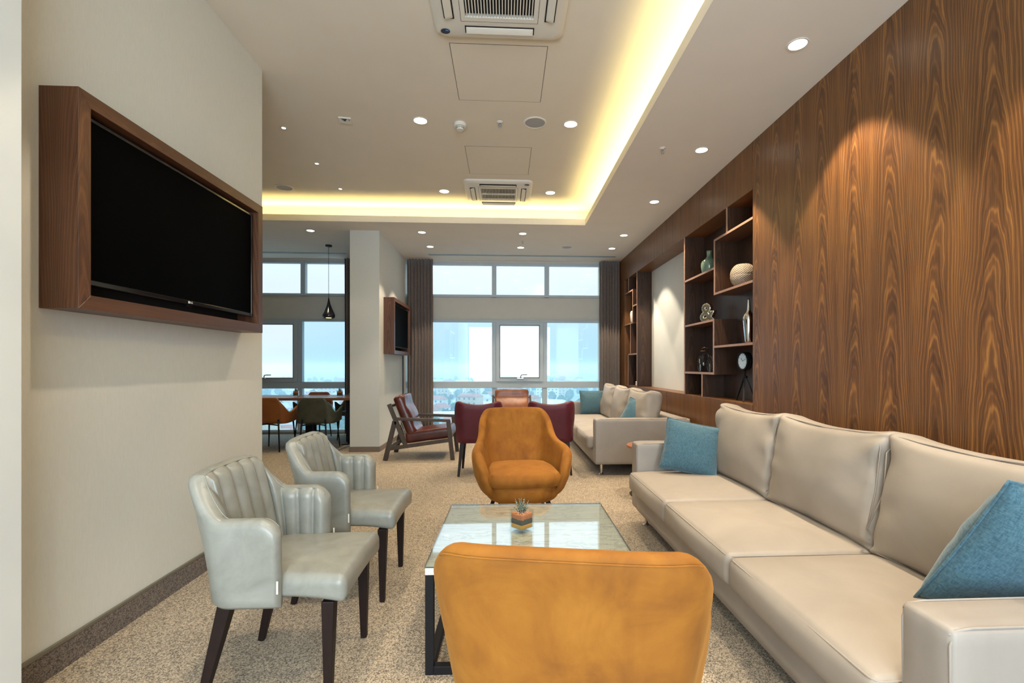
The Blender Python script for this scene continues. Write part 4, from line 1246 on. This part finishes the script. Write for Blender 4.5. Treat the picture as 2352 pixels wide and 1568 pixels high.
l_.new(g.ramp(hh, [(.1, (.17, .125, .085)), (.75, (.52, .42, .31))]), b_.inputs['Base Color']); b_.inputs['Roughness'].default_value = .85
l_.new(g.bump(hh, .6, .004), b_.inputs['Normal'])
tag(m.build('woven_vase', wm_, smooth=True, loc=(2.285, 4.53, lz(1.995))), 'round beige woven vase on the upper right shelf', 'vase')
# ampersand
me = text_mesh('&', .27, .018, .014)
for p in me.polygons: p.use_smooth = True
me.materials.clear(); me.materials.append(MT['chrome'])
zs = [v.co.y for v in me.vertices]; xs = [v.co.x for v in me.vertices]
for v in me.vertices: v.co.x -= (max(xs)+min(xs))/2; v.co.y -= min(zs)
o = bpy.data.objects.new('ampersand_ornament', me); C.objects.link(o)
o.location = (2.27, 5.27, lz(1.727)); o.rotation_euler = (R(90), 0, R(-58))
tag(o, 'polished chrome ampersand ornament on the middle shelf', 'ornament')
o = MB().lathe([(0, 0), (.030, 0), (.034, .02), (.044, .12), (.052, .21), (.052, .245), (.042, .272), (.022, .295), (.016, .315), (.0145, .345), (.010, .40), (.006, .425), (.004, .425), (.004, .35), (0, .33)], n=40, cap=False)
tag(o.build('slender_bottle', MT['chrome'], smooth=True, loc=(2.275, 4.40, lz(1.447))), 'tall slender silver bottle with pointed neck on the right shelf', 'bottle')
# bicycle ornament
t = thing('bicycle_model', 'small black bicycle ornament with wooden saddle on the lower left shelf', 'ornament', (2.26, 5.36, lz(1.17)), R(88))
bk = plain('black_wire', (.015, .018, .022), .3, .6)
def torus(c, r_, q, n=40):
    return MB().tube([(c[0]+r_*math.cos(2*PI*i/n), c[1], c[2]+r_*math.sin(2*PI*i/n)) for i in range(n)], q, 6, True)
for x in (-.145, .145):
    w_ = torus((x, 0, .090), .086, .0045); w_.build('wheel', bk, t, smooth=True)
    s_ = MB()
    for k in range(12): a = PI*k/6; s_.cyl((x, 0, .09), (x+.084*math.cos(a), 0, .09+.084*math.sin(a)), .0009, n=5)
    s_.build('spokes', MT['steel'], t)
m = MB(); A1, B1, C1, D1, E1 = (.145, 0, .09), (.03, 0, .09), (.055, 0, .20), (-.085, 0, .215), (-.145, 0, .09)
for a, b2 in ((A1, B1), (A1, C1), (B1, C1), (B1, D1), (C1, D1), (D1, E1)): m.tube([a, b2], .0045, 8)
m.tube([(.055, 0, .20), (.062, 0, .235)], .004, 6); m.tube([D1, (-.078, 0, .262)], .004, 6)
m.build('frame', bk, t, smooth=True)
MB().cyl((.03, -.006, .09), (.03, .006, .09), .02, n=20).build('chain_ring', MT['steel'], t)
m = MB(); m.tube([(.03, .012, .09), (.045, .012, .055)], .003, 6); m.tube([(.03, -.012, .09), (.015, -.012, .125)], .003, 6)
m.box(.035, .055, .012, .03, .050, .056); m.box(.005, .025, -.03, -.012, .122, .128); m.build('pedals', bk, t)
MB().soft(.075, .030, .014, .006, (.062, 0, .240), (6, 4, 3)).build('saddle', plain('tan_saddle', (.25, .10, .05), .5), t, smooth=True)
MB().tube([(-.05, -.055, .262), (-.075, -.035, .275), (-.078, 0, .268), (-.075, .035, .275), (-.05, .055, .262)], .0042, 6).build('handlebar', plain('brown_bar', (.10, .045, .025), .5), t, smooth=True)
MB().tube([(.145+.098*math.cos(a), 0, .09+.098*math.sin(a)) for a in [R(q) for q in range(10, 171, 16)]], .004, 6).build('mudguard', bk, t, smooth=True)
# tripod clock
t = thing('tripod_clock', 'black drum clock on three thin legs on the lowest right shelf', 'clock', (2.29, 4.50, NZ0), 0)
ax = Vector((-1, -.08, 0)).normalized()
c0 = Vector((0, 0, .385))
m = MB().cyl(c0-ax*.025, c0+ax*.025, .088, n=40); m.build('drum', MT['metal_black'], t, smooth=True, angle=40)
MB().cyl(c0+ax*.0252, c0+ax*.027, .074, n=40).build('dial', plain('white_dial', (.55, .60, .62), .25, var=0, coat=1), t, smooth=True, angle=40)
m = MB(); nn = ax; xx = nn.cross(Vector((0, 0, 1))).normalized(); zz = Vector((0, 0, 1))
for k in range(12):
    a = PI*k/6; d = xx*math.sin(a)+zz*math.cos(a); m.bar(c0+nn*.0276+d*.060, c0+nn*.0276+d*.070, .003, .0012, nn)
m.bar(c0+nn*.0278, c0+nn*.0278+(xx*.6+zz*.8)*.035, .004, .0012, nn); m.bar(c0+nn*.0284, c0+nn*.0284+(xx*-.9+zz*.3).normalized()*.055, .003, .0012, nn)
m.build('hands', MT['metal_black'], t)
rim = MB().tube([c0+nn*.026+(xx*math.cos(2*PI*i/40)+zz*math.sin(2*PI*i/40))*.081 for i in range(40)], .008, 6, True); rim.build('rim', MT['metal_black'], t, smooth=True)
m = MB().tube([c0+xx*.092*math.cos(a)+zz*.092*math.sin(a)*1.0 for a in [R(q) for q in range(180, 361, 12)]], .005, 6)
m.cyl((0, 0, .293), (0, 0, .235), .009); m.cyl((0, 0, .245), (0, 0, .225), .022); m.build('yoke', MT['metal_black'], t, smooth=True)
for a in (100, 220, 340):
    d = Vector((math.cos(R(a)), math.sin(R(a)), 0)); q = d.copy(); 
    MB().bar(d*.012+Vector((0, 0, .235)), Vector((d.x*.085, d.y*.15, .0)), .014, .010).build('leg', MT['metal_black'], t)
o = MB().lathe([(0, 0), (.040, 0), (.050, .02), (.058, .10), (.060, .15), (.052, .19), (.040, .205), (.036, .205), (.034, .15), (0, .12)], n=32, cap=False)
tag(o.build('white_vase', MT['white_ceramic'], smooth=True, loc=(2.225, 8.27, lz(1.985))), 'small white ceramic vase on the narrow far shelf unit', 'vase')
m = MB().soft(.06, .06, .05, .02, (0, 0, .025), (5, 5, 4)); m.soft(.035, .035, .04, .015, (-.012, 0, .062), (4, 4, 4))
tag(m.build('white_figurine', MT['white_ceramic'], smooth=True, loc=(2.225, 8.03, NZ0)), 'tiny white figurine at the foot of the far shelf unit', 'ornament')

# ------------------------------------------------------------------ the town outside
rnd = random.Random(11)
roofm = [plain('brick_roof', (.42, .20, .15), .8, var=.2), plain('grey_roof', (.50, .50, .50), .8), plain('pale_roof', (.75, .75, .72), .8)]
wallm = [plain('cream_render', (.75, .72, .64), .8), plain('white_render', (.82, .82, .80), .8), plain('ochre_render', (.62, .50, .36), .8)]
winm = plain('dark_window', (.10, .13, .16), .3, var=0)
def house(w, d, h, rh, wm_, rm_, label):
    t = thing('distant_house', label, 'house', (0, 0, -30), 0, 'hazy houses of the town far below')
    MB().box(-w/2, w/2, -d/2, d/2, 0, h).build('walls', wm_, t)
    e = .4
    MB().add([(-w/2-e, -d/2-e, h), (w/2+e, -d/2-e, h), (w/2+e, d/2+e, h), (-w/2-e, d/2+e, h), (-w/2+rh*.6, 0, h+rh), (w/2-rh*.6, 0, h+rh)],
        [(0,1,5,4), (1,2,5), (2,3,4,5), (3,0,4), (0,3,2,1)]).build('roof', rm_, t)
    m = MB(); nf = max(1, int(h//3)); nw = max(2, int(w//3.2))
    for f_ in range(nf):
        for k in range(nw):
            x = -w/2 + w*(k+.5)/nw; m.box(x-.6, x+.6, -d/2-.05, -d/2, f_*3+1.0, f_*3+2.3)
    m.build('windows', winm, t)
    return t
protos = [house(12, 9, 6, 3, wallm[0], roofm[0], 'hazy cream two-storey house with red roof in the town far below'), house(9, 8, 6, 2.5, wallm[1], roofm[0], 'small hazy white house with red roof in the town far below'), house(22, 10, 9, 2.5, wallm[1], roofm[1], 'long hazy white three-storey block with grey roof in the town below'), house(14, 9, 12, 2, wallm[2], roofm[0], 'tall hazy ochre block with red roof in the town far below'), house(26, 12, 6, 2, wallm[1], roofm[2], 'long low hazy white building with pale roof in the town far below')]
GRP = 'hazy houses of the town far below'
spots = []
used_p = [False]*len(protos)
for k in range(92):
    y = 175 + 700*(k/92)**1.35 + rnd.uniform(-10, 10)
    x = rnd.uniform(-.66, .19)*y
    if -.235*y < x < -.160*y: x += .1*y
    i = rnd.randrange(len(protos)); p = protos[i]; rz = rnd.uniform(-.7, .7)
    if not used_p[i]: used_p[i] = True; p.location = (x, y, -30); p.rotation_euler = (0, 0, rz)
    else: dup(p, (x, y, -30), rz, p['label'], GRP)
dup(protos[4], (-26, 250, -30), .15, 'long pale building far below, behind the left burgundy chair')
# domed church behind the dining window
t = thing('distant_church', 'hazy domed church seen through the dining window', 'church', (-105, 330, -30), .2)
m = MB().box(-11, 11, -7, 7, 0, 11); m.build('walls', wallm[1], t)
m = MB().cyl((0, 0, 11), (0, 0, 16), 4.5, n=20); m.build('drum', wallm[1], t)
MB().lathe([(4.8, 16), (4.4, 18.2), (3.0, 20.2), (1.0, 21.2), (0, 21.4)], n=24, cap=False).build('dome', roofm[1], t, smooth=True)
MB().add([(-11.5, -7.5, 11), (11.5, -7.5, 11), (11.5, 7.5, 11), (-11.5, 7.5, 11), (-8, 0, 14), (8, 0, 14)], [(0,1,5,4), (1,2,5), (2,3,4,5), (3,0,4), (0,3,2,1)]).build('roof', roofm[1], t)
# tree masses: uncountable
m = MB()
for k in range(520):
    y = 160 + 900*(k/520)**1.3 + rnd.uniform(-8, 8); x = rnd.uniform(-.66, .2)*y; r_ = rnd.uniform(2.2, 5.0)
    b = len(m.v); n1, n2 = 7, 4
    for j in range(n2+1):
        for i in range(n1):
            th, ph = 2*PI*i/n1, PI*j/n2; rr = r_*rnd.uniform(.75, 1.15)
            m.v.append((x+rr*math.sin(ph)*math.cos(th), y+rr*math.sin(ph)*math.sin(th), -30+r_*.9+rr*1.1*math.cos(ph)))
    for j in range(n2):
        for i in range(n1): m.f.append((b+j*n1+i, b+j*n1+(i+1) % n1, b+(j+1)*n1+(i+1) % n1, b+(j+1)*n1+i))
tag(m.build('distant_trees', plain('dark_foliage', (.10, .15, .10), .9, var=.4, vs=.1), smooth=True), 'mass of hazy trees between the houses far below', 'trees', kind='stuff')
# haze over the town
hz, hn, hl, _b = nodes('town_haze'); hn.clear()
ho = hn.new('ShaderNodeOutputMaterial'); vs_ = hn.new('ShaderNodeVolumeScatter')
vs_.inputs['Color'].default_value = (.42, .56, .66, 1); vs_.inputs['Density'].default_value = HAZE; hl.new(vs_.outputs[0], ho.inputs['Volume'])
ob = MB().box(-1400, 1400, 60, 2400, -29.9, 6).build('haze_bank', hz)
tag(ob, 'pale blue haze lying over the town outside', 'haze', kind='stuff')
